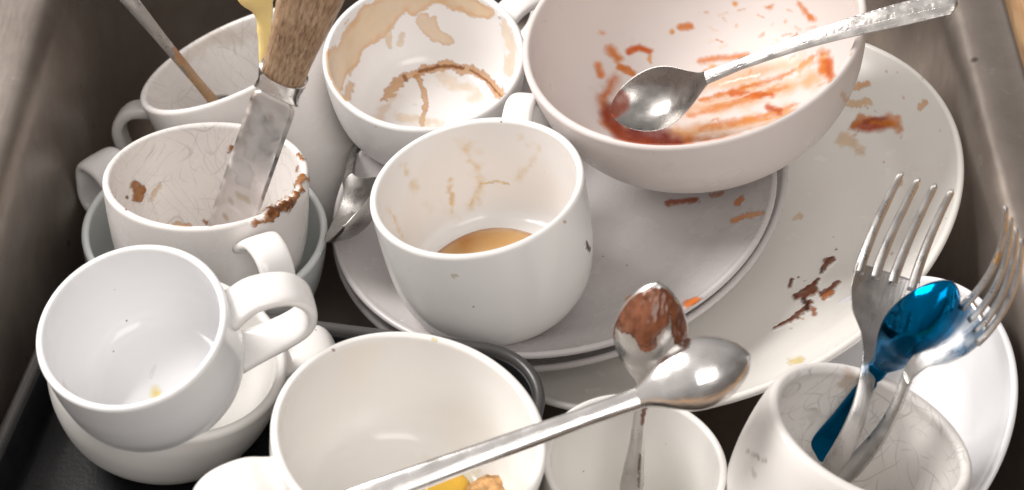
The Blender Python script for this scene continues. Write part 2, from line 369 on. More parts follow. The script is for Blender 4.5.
def fork(name, p_root, p_end, up, mat, headw=.0125, hl=.03, tl=.042, th=.0018, curl=.010, neck=.0032, endw=.009, arch=.008, strokes=None):
    """origin at the root of the tines; +x towards the handle end"""
    p0, p1 = Vector(p_root), Vector(p_end); L = (p1 - p0).length
    x = (p1 - p0).normalized(); z = Vector(up); z = (z - x * z.dot(x)).normalized(); y = z.cross(x)
    M = Matrix((x, y, z)).transposed().to_4x4(); M.translation = p0
    root = empty(name, M); bpy.context.view_layer.update()
    def side(xx):
        if xx < hl:      # head: scooped, tips lifting
            u = (xx + tl) / (tl + hl); return curl * (2.2 * (u - .55) ** 2) - .0 + .0
        s = (xx - hl) / (L - hl); zh = curl * 2.2 * .45 ** 2
        return zh * (1 - s) + arch * math.sin(math.pi * s) ** 1.0
    side0 = side; side = lambda xx: sum(side0(xx + q_) for q_ in np.linspace(-.009, .009, 11)) / 11
    hw = lambda xx: np.interp(xx, [0, hl * .35, hl * .62, hl * .85, hl * 1.1, hl * 1.5], [headw, headw * .99, headw * .80, headw * .42, neck * 1.15, neck])
    hd = [ring_at(xx, float(hw(xx)), side(xx), .0022 * (hw(xx) / headw) ** 2, th) for xx in np.linspace(0, hl * 1.25, 34)]
    rings = [hd]
    V = []; F = []
    def add(R):
        R = np.asarray(R); m, k = R.shape[:2]; b = sum(len(v) for v in V); V.append(R.reshape(-1, 3)); idx = np.arange(m * k).reshape(m, k) + b; nx = np.roll(idx, -1, 1)
        F.extend(tuple(f) for f in np.stack([idx[:-1], nx[:-1], nx[1:], idx[1:]], -1).reshape(-1, 4)); F.append(tuple(idx[0][::-1])); F.append(tuple(idx[-1]))
    add(hd)
    nt_ = 4; tw = headw * 2 / (nt_ * 1.0 + (nt_ - 1) * .9)
    for i in range(nt_):
        yc = -headw + tw / 2 + i * tw * 1.9
        T = []
        for s in np.linspace(-.12, 1, 26):
            xx = -tl * s; w = tw / 2 * (1 - .35 * max(0, s)) * (1 if s < .93 else max(.15, math.sqrt(max(0, 1 - ((s - .93) / .07) ** 2))))
            zz = side(xx) - .0022 * (1 - (yc / headw) ** 2) * max(0, 1 - max(0, s) * 1.6)
            r = ring_at(xx, w, zz + .0001, -.0005, th * 1.05, 9); r[:, 1] += yc * (1 - .06 * max(0, s)); T.append(r)
        add(T)
    V = np.vstack(V); st = np.zeros((len(V), 4))
    if strokes:
        Mw = np.array(M); st, _ = paint(V, V @ Mw[:3, :3].T + Mw[:3, 3], strokes, 9)
    mesh('head', V, F, mat, root, attrs={'stain': st})
    hn = [ring_at(min(xx, L), float(np.interp((xx - hl * 1.2) / (L - hl * 1.2), [0, .3, .8, .96, 1], [neck * 1.05, neck * 1.05, endw, endw * .85, endw * .3])), side(xx), -.0004, .0026) for xx in np.linspace(hl * 1.2, L, 50)]
    loft('handle', hn, mat, root)
    return root

# ================================================================== MATERIALS
WHT = srgb(228, 224, 221)
m_cup = ceramic('white_glaze', (.83, .815, .80), .13)
m_cupd = ceramic('white_glaze_drops', (.79, .775, .77), .13, drops=.05)
m_cool = ceramic('cool_white_glaze', (.80, .80, .81), .12, film=.01)
m_crk = ceramic('scratched_white_glaze', (.78, .75, .73), .24, crackle=.25, film=.16, drops=.03)
m_crk2 = ceramic('scratched_matte_glaze', (.76, .735, .71), .32, crackle=.34, film=.14)
m_teal = ceramic('grey_green_glaze', (.66, .69, .68), .16, drops=.10)
m_pink = ceramic('pinkish_white_glaze', (.66, .60, .575), .32, spec=.28, film=.03)
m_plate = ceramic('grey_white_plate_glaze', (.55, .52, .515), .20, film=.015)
m_dish = ceramic('dinner_plate_glaze', (.86, .835, .79), .17)
m_sau = ceramic('saucer_glaze', (.80, .80, .82), .15)
m_ivory = ceramic('ivory_white_glaze', (.83, .81, .78), .13)
m_met = metal('polished_steel', rough=.17)
m_met2 = metal('worn_steel', (.66, .645, .63), rough=.27, scratch=.9)
m_eng = metal('engraved_steel', (.52, .50, .48), rough=.26, engrave=True)
m_bowl = metal('dull_steel', (.36, .345, .33), rough=.24, scratch=.4)
m_bl = metal('blue_enamelled_metal', (.0, .115, .27), rough=.12, scratch=.2, crumple=1)
m_blade = metal('greasy_blade_steel', (.84, .81, .80), rough=.38, scratch=.3)

# ================================================================== DISHES (rim centre, tilt, radius)
D = dict(
A=((-0.1371,0.1253,0.0924),(-0.358,0.258),0.0510), B=((-0.0414,0.0917,0.1236),(-0.011,-0.130),0.0478),
C=((-0.0150,-0.0163,0.1424),(-0.158,0.079),0.0462), D=((0.0800,0.0625,0.1639),(-0.203,-0.013),0.0769),
E=((0.0184,0.0330,0.0907),(-0.165,0.034),0.1040), F=((0.0206,0.0441,0.0813),(-0.214,-0.018),0.1094),
G=((0.0842,0.0326,0.0813),(-0.334,0.045),0.1254), H=((-0.1378,0.0230,0.1109),(0.018,0.206),0.0460),
I=((-0.1412,0.0195,0.0805),(0.069,0.079),0.0560), J=((-0.1441,-0.1163,0.1658),(-0.115,-0.175),0.0371),
K=((-0.1381,-0.0959,0.1262),(0.221,0.079),0.0479), L=((-0.0380,-0.1544,0.1477),(0.147,0.027),0.0517),
M=((0.0471,-0.1492,0.1239),(0.065,0.045),0.0355), N=((0.1338,-0.1529,0.1480),(0.289,0.205),0.0405),
O=((0.1515,-0.101,0.089),(-0.70,-0.10),0.0665))

def dish(key, name, label, cat, group=None):
    c, (nx, ny), R = D[key]; n = (nx, ny, math.sqrt(1 - nx * nx - ny * ny))
    r = empty(name, frame(c, n)); bpy.context.view_layer.update(); tag(r, label, cat, group); return r, R

CO = srgb(205, 158, 104); CO2 = srgb(226, 200, 165); COD = srgb(132, 78, 38)
SA = srgb(216, 132, 60); SAR = srgb(186, 80, 22); SAD = srgb(146, 56, 12); CH = srgb(116, 62, 34); CHD = srgb(70, 34, 18); ORB = srgb(232, 130, 40)

# A tall mug, back left
root, R = dish('A', 'mug', 'tall tilted white mug beside the sink wall, holding a thin stirring spoon', 'mug', 'white cups and mugs heaped in the sink')
vessel('body', root, m_crk, R, [(1, 0), (.995, .012), (.985, .035), (.97, .06), (.93, .078), (.84, .087), (.7, .09)], .0036, .083,
       strokes=[dict(p=[(185, 60), (215, 40), (260, 30)], w=12, c=srgb(205, 190, 175), a=.3, n=1, s=1)])
cup_handle(root, m_crk, math.radians(176), [(R - .0015, -.012), (R + .012, -.0085), (R + .022, -.016), (R + .0235, -.034), (R + .017, -.050), (R - .002, -.060)], .013, .0065)
# B coffee cup behind
root, R = dish('B', 'coffee_cup', 'white cup with dried tan coffee film and a brown ring inside', 'cup', 'white cups and mugs heaped in the sink')
bs = [dict(p=[(338, 92), (341, 66), (352, 42), (372, 22), (398, 8), (430, 0), (462, 2), (492, 14)], w=15, c=CO2, a=.75, n=.5, s=.12, edge=CO, ea=.55, f=90, taper=[.5, 1, 1.1, .95, .8, .8, .7, .4]),
      dict(p=[(425, 22), (434, 34), (444, 38)], w=8, c=CO2, a=.6, n=.7, edge=CO, ea=.5, s=.15), dict(p=[(387, 32), (389, 45)], w=3, c=CO2, a=.6, n=.8),
      dict(p=[(402, 34), (400, 44)], w=2.5, c=CO2, a=.5, n=.8), dict(p=[(504, 24), (512, 50), (508, 72)], w=5, c=CO2, a=.4, n=1),
      dict(p=[(385, 97), (395, 88), (404, 77), (416, 73), (436, 67), (452, 66), (470, 70), (486, 79), (501, 95)], w=4.6, c=CO, a=.75, n=.9, s=.4, edge=srgb(178, 112, 56), ea=.6),
      dict(p=[(420, 71), (436, 67), (450, 66), (462, 68)], w=2.2, c=COD, a=.85, n=.6), dict(p=[(404, 76), (406, 80)], w=2.6, c=COD, a=.7, n=.6),
      dict(p=[(470, 70), (487, 80), (501, 96)], w=1.2, c=COD, a=.75, n=.4),
      dict(p=[(418, 76), (424, 92), (425, 105), (422, 124)], w=2.8, c=CO, a=.7, n=.6, edge=srgb(170, 110, 60), ea=.4),
      dict(p=[(395, 92), (386, 108), (380, 116)], w=9, c=CO2, a=.35, n=1, s=1), dict(p=[(440, 78), (480, 92), (470, 100)], w=8, c=CO2, a=.3, n=1, s=1),
      dict(p=[(345, 100), (352, 84)], w=4, c=CO, a=.45, n=1), dict(p=[(400, 118), (440, 124)], w=6, c=CO2, a=.4, n=1, s=1)]
vessel('body', root, m_cupd, R, [(1, 0), (.988, .010), (.955, .022), (.89, .034), (.77, .043), (.62, .0465), (.6, .0485)], .0034, .0435, seg=420, n_in=170, strokes=bs)
cup_handle(root, m_cup, math.radians(40), [(R - .002, -.009), (R + .010, -.005), (R + .022, -.009), (R + .025, -.020), (R + .018, -.034), (R * .86 - .001, -.042)], .0125, .0055)
# C main cup
root, R = dish('C', 'coffee_cup', 'round white cup with amber coffee in it, standing on the stacked plates', 'cup', 'white cups and mugs heaped in the sink')
f1 = srgb(232, 205, 160)
cs = [dict(p=[(404, 166), (410, 178), (418, 190)], w=7, c=f1, pw=.9, warp=.7, a=0.75, n=1.3, s=2.0, thr=.5), dict(p=[(450, 180), (451, 200), (453, 216)], w=4.5, c=srgb(226, 190, 130), pw=1, warp=.6, a=.8, n=1, s=1.1, thr=.3),
      dict(p=[(466, 146), (468, 162), (477, 170), (479, 190), (473, 208)], w=8, c=f1, pw=.9, warp=.7, a=0.85, n=1.3, s=2.0, thr=.4), dict(p=[(470, 205), (477, 190), (482, 184)], w=2.2, c=srgb(226, 180, 120), pw=1.2, s=1.5, a=.6, n=.8),
      dict(p=[(520, 138), (538, 150), (526, 170), (519, 178)], w=6, c=f1, pw=.9, warp=.7, a=0.50, n=1.4, s=2.0, thr=.5), dict(p=[(390, 210), (398, 228), (404, 238)], w=4.5, c=f1, pw=.9, warp=.7, a=0.80, n=1.2, s=2.0),
      dict(p=[(480, 184), (496, 181), (508, 184)], w=1.2, c=f1, pw=.9, warp=.7, a=.8, n=1), dict(p=[(430, 205), (460, 215)], w=10, c=f1, pw=.9, warp=.7, a=0.30, n=1.3, s=2.0, thr=.6), dict(p=[(450, 140), (480, 150)], w=10, c=f1, pw=.9, warp=.7, a=0.25, n=1.3, s=2.0, thr=.6),
      dict(p=[(586, 242), (588, 250)], w=2.4, c=CHD, a=1, n=.9, side='out', h=.0006, s=.3, f=400), dict(p=[(565, 222)], w=2.2, c=CO, a=.7, n=.7, side='out'), dict(p=[(454, 276)], w=2.6, c=srgb(225, 215, 180), a=.8, n=.4, side='out')]
CB = [(1, 0), (.997, .010), (.99, .024), (.968, .039), (.905, .0515), (.79, .0598), (.63, .0635), (.6, .0650)]
vessel('body', root, m_cup, R, CB, .0033, .0515, seg=420, n_in=170, strokes=cs)
cup_handle(root, m_cup, math.radians(70), [(R - .002, -.008), (R + .009, .001), (R + .019, -.004), (R + .023, -.017), (R + .016, -.031), (R * .86 - .001, -.038)], .0125, .006)
# coffee pool: a thin lens of liquid in the bottom
def pool(root, name, r, z, mat, off=(0, 0), squash=1, wob=.06, dome=.0008, seg=96, rings=14, ang=0):
    V = [(off[0], off[1], z + dome)]; F = []
    for i in range(1, rings + 1):
        for j in range(seg):
            a = 2 * math.pi * j / seg; k = 1 + wob * (math.sin(2 * a + 1) + .6 * math.sin(3 * a + 2.2) + .3 * math.sin(5 * a))
            rr = r * i / rings * k; x = rr * math.cos(a) * squash; y = rr * math.sin(a)
            x, y = x * math.cos(ang) - y * math.sin(ang), x * math.sin(ang) + y * math.cos(ang)
            V.append((off[0] + x, off[1] + y, z + dome * (1 - (i / rings) ** 6)))
    for j in range(seg): F.append((0, 1 + j, 1 + (j + 1) % seg))
    for i in range(rings - 1):
        for j in range(seg):
            a = 1 + i * seg + j; b = 1 + i * seg + (j + 1) % seg; F.append((a, a + seg, b + seg, b))
    rad = [0] + [i / rings for i in range(1, rings + 1) for j in range(seg)]
    return mesh(name, V, F, mat, root, attrs={'rad': np.array(rad)})
def liquid(name, c_in, c_edge, rough=.04, alpha=(.9, .5)):
    m, N, L, B = nt(name)
    B.inputs['Roughness'].default_value = rough
    tc = N.new('ShaderNodeTexCoord'); n = N.new('ShaderNodeTexNoise'); n.inputs['Scale'].default_value = 45; n.inputs['Detail'].default_value = 3; L.new(tc.outputs['Object'], n.inputs['Vector'])
    r = N.new('ShaderNodeMapRange'); r.inputs[1].default_value = .35; r.inputs[2].default_value = .65; L.new(n.outputs['Fac'], r.inputs[0])
    mx = N.new('ShaderNodeMix'); mx.data_type = 'RGBA'; mx.inputs['A'].default_value = (*c_in, 1); mx.inputs['B'].default_value = (*c_edge, 1); L.new(r.outputs[0], mx.inputs['Factor']); ra = N.new('ShaderNodeAttribute'); ra.attribute_name = 'rad'; rk = N.new('ShaderNodeMapRange'); rk.inputs[1].default_value = .90; rk.inputs[2].default_value = .99; rk.inputs[4].default_value = .7; L.new(ra.outputs['Fac'], rk.inputs[0])
    rm = N.new('ShaderNodeMix'); rm.data_type = 'RGBA'; L.new(mx.outputs['Result'], rm.inputs['A']); rm.inputs['B'].default_value = (c_in[0] * .6, c_in[1] * .5, c_in[2] * .4, 1); L.new(rk.outputs[0], rm.inputs['Factor']); L.new(rm.outputs['Result'], B.inputs['Base Color'])
    r2 = N.new('ShaderNodeMapRange'); r2.inputs[1].default_value = .3; r2.inputs[2].default_value = .7; r2.inputs[3].default_value = alpha[0]; r2.inputs[4].default_value = alpha[1]; L.new(n.outputs['Fac'], r2.inputs[0]); L.new(r2.outputs[0], B.inputs['Alpha'])
    return m
m_coffee = liquid('amber_coffee', srgb(184, 118, 34), srgb(220, 170, 92), alpha=(.95, .6))
pool(root, 'coffee_pool', .0300, -.0500, m_coffee, off=(-.003, .001), wob=.03)
# D bowl
root, R = dish('D', 'bowl', 'wide pinkish white bowl smeared with orange tomato sauce, a spoon lying in it', 'bowl')
TS = srgb(228, 168, 108); TSL = srgb(236, 200, 160)
FO = srgb(214, 152, 88); SO = srgb(204, 122, 46); DR = srgb(146, 62, 14)
ds = [dict(p=[(700, 88), (745, 76), (800, 60)], w=13, c=FO, a=.62, n=.5, s=1.1, warp=.6, pw=1), dict(p=[(675, 112), (740, 100), (815, 80)], w=15, c=FO, a=.72, n=.5, s=1.1, warp=.6, pw=1), dict(p=[(670, 134), (730, 128), (790, 112)], w=13, c=FO, a=.85, n=.5, s=1.1, warp=.6, pw=1),
      dict(p=[(700, 100), (745, 88), (790, 74), (812, 58)], w=4.5, c=SO, a=.95, n=.7, s=1.1, warp=.6, taper=[.9, 1, .8, .5]), dict(p=[(690, 115), (730, 105), (770, 92), (800, 82)], w=4.5, c=SO, a=.6, n=.7, s=1.2, warp=.6, taper=[1, 1, .9, .3]),
      dict(p=[(730, 93), (755, 95), (772, 95)], w=4.5, c=srgb(196, 104, 34), a=.9, n=.6, s=1, warp=.7), dict(p=[(700, 128), (745, 120), (785, 109), (800, 102)], w=5, c=SO, a=.6, n=.8, s=1.2, warp=.7, taper=[1, 1, .9, .5]), dict(p=[(690, 140), (730, 139), (770, 130)], w=5, c=SO, a=.6, n=.7, s=1.2, warp=.6),
      dict(p=[(768, 106), (780, 112)], w=5.5, c=srgb(184, 90, 26), a=.95, n=.5, s=1, warp=.7), dict(p=[(700, 61), (735, 57), (748, 56)], w=5, c=SO, a=.85, n=.5, s=1.1, warp=.7), dict(p=[(712, 70), (745, 64)], w=6, c=FO, a=.85, n=.6, s=1, pw=1),
      dict(p=[(700, 106), (740, 97), (775, 84), (800, 73)], w=1.8, c=(.70, .60, .54), a=.6, n=.4, s=1.4, warp=.6, k=1, pw=1), dict(p=[(690, 121), (735, 112), (770, 102), (805, 92)], w=2.2, c=(.70, .60, .54), a=.6, n=.4, s=1.4, warp=.6, k=1, pw=1), dict(p=[(700, 134), (740, 129), (775, 119)], w=1.8, c=(.70, .60, .54), a=.6, n=.4, s=1.4, warp=.6, k=1, pw=1),
      dict(p=[(720, 84), (760, 74)], w=1.5, c=(.8, .72, .68), a=.85, n=.6, s=1, warp=1.2, k=1),
      dict(p=[(614, 78), (602, 100), (606, 122), (628, 142), (668, 146), (690, 140)], w=10, c=srgb(196, 112, 50), a=.95, n=.4, s=1.1, warp=.4, pw=1), dict(p=[(610, 112), (622, 134), (650, 144), (676, 142)], w=12, c=DR, a=.95, n=.3, s=.8, warp=.35), dict(p=[(636, 128), (664, 136)], w=12, c=srgb(118, 40, 8), a=.95, n=.3, s=1, warp=.3),
      dict(p=[(610, 49), (614, 53), (618, 58)], w=7.5, c=SO, a=.95, n=.35, s=.9, warp=.5), dict(p=[(630, 52), (640, 47), (650, 51)], w=5.2, c=srgb(194, 98, 30), a=.97, n=.35, s=.8, warp=.5), dict(p=[(650, 56), (650, 62)], w=3, c=FO, a=.95, n=.5, s=1),
      dict(p=[(620, 67), (633, 73)], w=5.2, c=SO, a=.95, n=.35, s=.7, warp=.5), dict(p=[(598, 65), (601, 74)], w=6, c=srgb(214, 130, 76), a=.95, n=.4, s=1, warp=.5), dict(p=[(602, 33)], w=5, c=srgb(216, 140, 90), a=.95, n=.6, s=1, warp=.6), dict(p=[(681, 27), (690, 27)], w=5.5, c=SO, a=.97, n=.4, s=.8, warp=.5), dict(p=[(672, 32)], w=3.5, c=FO, a=.95, n=.7, s=1),
      dict(p=[(796, 0), (803, 9), (811, 18)], w=6, c=SO, a=.95, n=.5, s=.9, warp=.6, taper=[.4, .8, 1]), dict(p=[(768, 7)], w=4.4, c=SO, a=.95, n=.6, s=1), dict(p=[(735, 3)], w=4.5, c=FO, a=.97, n=.7, s=1), dict(p=[(792, 40), (798, 36)], w=3, c=SO, a=.6, n=1),
      dict(p=[(824, 56), (825, 68), (832, 80)], w=11, c=SO, a=.95, n=.4, s=.7, warp=.5, taper=[.8, 1, .6]), dict(p=[(828, 62), (830, 74)], w=6, c=srgb(192, 94, 26), a=.95, n=.4, s=1, warp=.5),
      dict(p=[(812, 60), (800, 72)], w=5, c=FO, a=.6, n=.9, s=1), dict(p=[(843, 96), (851, 104)], w=3.5, c=FO, a=.35, n=.8, side='out'), dict(p=[(855, 52), (850, 66)], w=3, c=FO, a=.5, n=.8)]
for k in range(46):
    a = random.uniform(0, 1); x = random.uniform(700, 845); y = random.uniform(8, 60) if a < .35 else random.uniform(45, 125)
    ds.append(dict(p=[(x, y), (x + random.uniform(-6, 10), y - random.uniform(0, 4))], w=random.uniform(1.0, 2.4), c=random.choice([SO, FO, TSL]), a=random.uniform(.2, .55), n=.8, s=1))
vessel('body', root, m_pink, R, [(1, 0), (.985, .010), (.94, .024), (.86, .036), (.74, .046), (.58, .053), (.5, .0555), (.49, .058)], .0036, .0535, blend=.013, seg=520, n_in=230, strokes=ds)
m_sauce = liquid('red_sauce_liquid', srgb(150, 48, 10), srgb(196, 88, 34), rough=.08, alpha=(.95, .75))
# E, F stacked side plates, G dinner plate
def plate_prof(h, foot=.62, rimr=.80):
    return [(.988, .0005), (.965, .0022), (.91, .0052), (.83, .0088), (.75, h * .72), (.68, h * .84), (foot + .02, h * .92), (foot, h), (foot - .03, h)]
root, R = dish('E', 'plate', 'upper side plate of the stack, with sauce smears, under the amber coffee cup', 'plate', 'stacked side plates under the coffee cup')
es = [dict(p=[(668, 204), (682, 201), (696, 200)], w=3.6, c=srgb(160, 84, 48), a=.85, n=.5, s=.7), dict(p=[(712, 195), (722, 193)], w=2.6, c=srgb(170, 100, 60), a=.6, n=.8), dict(p=[(737, 203), (742, 199)], w=3.3, c=srgb(205, 130, 80), a=.8, n=.6),
      dict(p=[(733, 221), (742, 217)], w=3.3, c=srgb(220, 150, 95), a=.85, n=.6), dict(p=[(748, 216), (762, 213)], w=2.6, c=srgb(220, 160, 110), a=.75, n=.7), dict(p=[(687, 304), (697, 302)], w=5, c=ORB, a=.95, n=.4, s=.6, h=.0006), dict(p=[(628, 300), (634, 300)], w=3, c=srgb(225, 150, 80), a=.8, n=.8)]
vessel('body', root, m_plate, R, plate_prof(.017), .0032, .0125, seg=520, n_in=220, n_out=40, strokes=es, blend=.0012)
root, R = dish('F', 'plate', 'lower grey white side plate of the stack, mostly covered by the plate resting on it', 'plate', 'stacked side plates under the coffee cup')
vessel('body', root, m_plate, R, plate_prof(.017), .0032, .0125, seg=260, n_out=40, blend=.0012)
root, R = dish('G', 'dinner_plate', 'large white dinner plate with chocolate smears, below the stacked side plates', 'plate')
gs = [dict(p=[(858, 127), (872, 124), (888, 123)], w=10, c=srgb(186, 84, 24), a=.97, n=.3, warp=.45, s=.6, h=.0008, f=120, taper=[.7, 1, .75]), dict(p=[(852, 130), (864, 120), (894, 122), (899, 130)], w=7, c=SA, a=.75, n=.9, s=.8), dict(p=[(866, 122), (885, 119)], w=4, c=SAD, a=.8, n=.5, s=1),
      dict(p=[(856, 86), (866, 84)], w=4, c=TS, a=.8, n=.8), dict(p=[(852, 104), (868, 102)], w=3.5, c=TSL, a=.8, n=1), dict(p=[(919, 108), (926, 102)], w=2.4, c=TS, a=.6, n=.8), dict(p=[(840, 140), (862, 150)], w=7, c=TSL, a=.6, n=1.2, s=1),
      dict(p=[(897, 184), (901, 182)], w=3, c=TSL, a=.8, n=.8), dict(p=[(884, 203)], w=2.4, c=srgb(220, 160, 100), a=.9, n=.7), dict(p=[(884, 162)], w=1.6, c=TS, a=.9), dict(p=[(795, 218), (800, 216)], w=3, c=TSL, a=.5, n=.8),
      dict(p=[(774, 329), (790, 321), (802, 313), (812, 303)], w=3.4, c=CH, a=1, n=.45, s=.3, h=.0010, f=260, taper=[.35, .8, 1, .6]),
      dict(p=[(800, 297), (808, 293), (813, 289)], w=5.8, c=CH, a=1, n=.7, s=.25, h=.0014, f=300), dict(p=[(805, 302), (808, 308)], w=3, c=CHD, a=1, n=.7, s=.3, h=.0008, f=300), dict(p=[(822, 296), (832, 291), (841, 283)], w=4.6, c=CH, a=1, n=.55, s=.3, h=.0012, f=260, taper=[.8, 1, .45]),
      dict(p=[(824, 299), (834, 293)], w=1.8, c=srgb(200, 130, 90), a=.9, n=.5), dict(p=[(824, 269), (828, 261), (833, 259)], w=3.8, c=CH, a=1, n=.7, s=.3, h=.0010, f=300), dict(p=[(822, 272)], w=2.4, c=CHD, a=1, n=.8, h=.0008, s=.4), dict(p=[(836, 249)], w=1.4, c=CH, a=.8),
      dict(p=[(792, 280), (791, 287)], w=2.6, c=CH, a=1, n=.6, s=.3, h=.0008), dict(p=[(799, 277)], w=1.3, c=CH, a=.9), dict(p=[(819, 280), (816, 284)], w=2, c=CH, a=1, n=.6, h=.0006), dict(p=[(812, 308), (814, 314)], w=3.2, c=srgb(170, 100, 60), a=.85, n=.8, s=.5),
      dict(p=[(792, 362), (800, 360)], w=5, c=srgb(235, 215, 150), a=.8, n=.6, s=.8)]
for k in range(26):
    x = random.uniform(790, 945); y = random.uniform(60, 330); gs.append(dict(p=[(x, y)], w=random.uniform(.8, 1.5), c=random.choice([TS, TSL, srgb(200, 170, 130)]), a=.7, n=.5))
vessel('body', root, m_dish, R, [(.990, .0005), (.97, .0022), (.93, .0050), (.84, .0105), (.76, .0150), (.66, .0178), (.6, .0205), (.57, .0205)], .0036, .0155, seg=620, n_in=300, n_out=40, strokes=gs, blend=.0012)
# H mug with knife in bowl-cup I
root, R = dish('I', 'wide_cup', 'wide greyish cup beneath the crusted mug that holds the knife', 'cup', 'white cups and mugs heaped in the sink')
vessel('body', root, m_teal, R, [(1, 0), (.985, .012), (.94, .026), (.84, .040), (.68, .050), (.5, .0545), (.48, .057)], .0036, .052)
cup_handle(root, m_cup, math.radians(140), [(R - .002, -.008), (R + .009, -.001), (R + .020, -.002), (R + .0225, -.012), (R + .019, -.026), (R * .9 - .001, -.035)], .021, .0055, wend=1.1)
root, R = dish('H', 'mug', 'white mug with brown crust on its rim, holding the wooden handled knife', 'mug', 'white cups and mugs heaped in the sink')
BR = srgb(150, 96, 40); BRD = srgb(100, 58, 22)
hs = [dict(p=[(253, 223), (262, 219), (272, 212), (284, 206), (293, 200), (300, 192)], w=4.6, c=BR, a=1, n=.95, s=.3, h=.0018, f=330, side='all', taper=[.6, 1, .9, 1, .8, .4]), dict(p=[(268, 214), (282, 207), (291, 203)], w=2.6, c=BRD, a=1, n=.9, s=.4, h=.0012, f=300, side='all'),
      dict(p=[(300, 185), (304, 177)], w=3.4, c=BR, a=1, n=.9, s=.3, h=.0012, f=350, side='all'), dict(p=[(299, 155), (303, 160)], w=2.2, c=BR, a=1, n=.8, s=.3, h=.0006, side='all'), dict(p=[(298, 166), (297, 171)], w=1.6, c=BR, a=.9, n=.6, side='all'),
      dict(p=[(134, 186), (140, 191), (137, 197)], w=5.5, c=BR, a=1, n=.7, s=.25, h=.0010, f=300), dict(p=[(144, 190)], w=3, c=BR, a=1, n=.8, s=.3), dict(p=[(127, 197)], w=1.9, c=BRD, a=.9, n=.8), dict(p=[(125, 210)], w=1.7, c=BRD, a=1, n=.5), dict(p=[(232, 150)], w=4, c=BR, a=1, n=.9, s=.3, f=350),
      dict(p=[(205, 222), (211, 224)], w=3.2, c=BR, a=.9, n=.8, s=.5), dict(p=[(225, 218)], w=2, c=BR, a=.7, n=.8), dict(p=[(160, 185), (150, 200)], w=2.6, c=srgb(205, 175, 140), a=.55, n=1.3), dict(p=[(175, 224), (190, 226)], w=2.6, c=CO, a=.6, n=1)]
vessel('body', root, m_crk, R, [(1, 0), (.99, .012), (.965, .028), (.90, .044), (.78, .055), (.62, .060), (.6, .062)], .0036, .056, seg=420, n_in=170, strokes=hs)
cup_handle(root, m_cup, math.radians(-57), [(R - .002, -.011), (R + .009, -.004), (R + .020, -.008), (R + .024, -.021), (R + .018, -.036), (R * .88 - .001, -.045)], .0155, .0055)
# J over K
root, R = dish('K', 'wide_cup', 'thick walled white cup in the black tray, a smaller white cup sitting in it', 'cup', 'white cups and mugs heaped in the sink')
vessel('body', root, m_ivory, R, [(1, 0), (.985, .010), (.93, .022), (.82, .034), (.66, .042), (.5, .0455), (.48, .047)], .0042, .042, lip=.6)
cup_handle(root, m_ivory, math.radians(20), [(R - .002, -.008), (R + .009, -.003), (R + .019, -.004), (R + .024, -.013), (R + .018, -.026), (R * .86 - .001, -.033)], .022, .005, wend=1.1)
root, R = dish('J', 'coffee_cup', 'small clean white cup with one yellow drop inside, sitting in another cup', 'cup', 'white cups and mugs heaped in the sink')
js = [dict(p=[(155, 392)], w=8.5, c=srgb(240, 216, 110), a=.95, n=.3, s=1, warp=.3), dict(p=[(150, 378), (155, 366)], w=1.6, c=srgb(245, 245, 240), a=.6, n=.8)]
vessel('body', root, m_cool, R, [(1, 0), (1.003, .009), (1.005, .019), (.98, .030), (.89, .0395), (.71, .0455), (.67, .047)], .0031, .0415, seg=420, n_in=170, strokes=js)
cup_handle(root, m_cup, math.radians(16), [(R - .002, -.009), (R + .010, -.003), (R + .023, -.006), (R + .0285, -.018), (R + .022, -.031), (R * .86 - .001, -.039)], .0150, .0052)
# L big cup, front
root, R = dish('L', 'soup_cup', 'large white cup at the front with egg yolk and a bread crust in the bottom', 'cup', 'white cups and mugs heaped in the sink')
vessel('body', root, m_ivory, R, [(1, 0), (.992, .010), (.965, .022), (.91, .036), (.80, .046), (.68, .051), (.66, .053)], .0036, .048, seg=300, n_in=130,
       strokes=[dict(p=[(334, 350)], w=2.2, c=BR, a=.9, n=.8, s=.5), dict(p=[(420, 470), (470, 480)], w=16, c=srgb(236, 228, 200), a=.5, n=.8, s=1), dict(p=[(435, 340)], w=2, c=srgb(235, 215, 140), a=.7)])
cup_handle(root, m_ivory, math.radians(203), [(R - .002, -.010), (R + .010, -.005), (R + .022, -.008), (R + .027, -.018), (R + .020, -.031), (R * .9 - .001, -.038)], .019, .0055)
# M small cup
root, R = dish('M', 'tumbler', 'small plain white tumbler holding the chocolate covered spoon', 'cup', 'white cups and mugs heaped in the sink')
vessel('body', root, m_ivory, R, [(1, 0), (.985, .015), (.95, .035), (.89, .052), (.78, .060), (.74, .062)], .003, .057)
# N mug right
root, R = dish('N', 'mug', 'thick white mug with hairline scratches inside, holding two forks and a blue spoon', 'mug', 'white cups and mugs heaped in the sink')
ns = [dict(p=[(850, 372), (846, 382)], w=9, c=srgb(190, 165, 140), a=.5, n=.8, s=1), dict(p=[(752, 470), (756, 477)], w=2.4, c=srgb(170, 155, 145), a=.3, n=1.2, side='out', thr=.6), dict(p=[(748, 452), (768, 462)], w=2, c=srgb(160, 140, 130), a=.6, n=1.4, side='out', thr=.8)]
vessel('body', root, m_crk2, R, [(1, .001), (1.03, .006), (1.06, .018), (1.06, .034), (1.0, .052), (.88, .066), (.74, .073), (.7, .075)], .0045, .068, lip=.55, seg=360, n_in=150, strokes=ns)
# O saucer against the wall
root, R = dish('O', 'saucer', 'small white saucer leaning on the sink wall behind the mug of forks', 'saucer')
o = vessel('body', root, m_sau, R, [(.985, .0005), (.95, .0022), (.88, .005), (.74, .009), (.62, .012), (.52, .0145), (.5, .017)], .003, .0105, seg=300, n_out=40, blend=.0012)

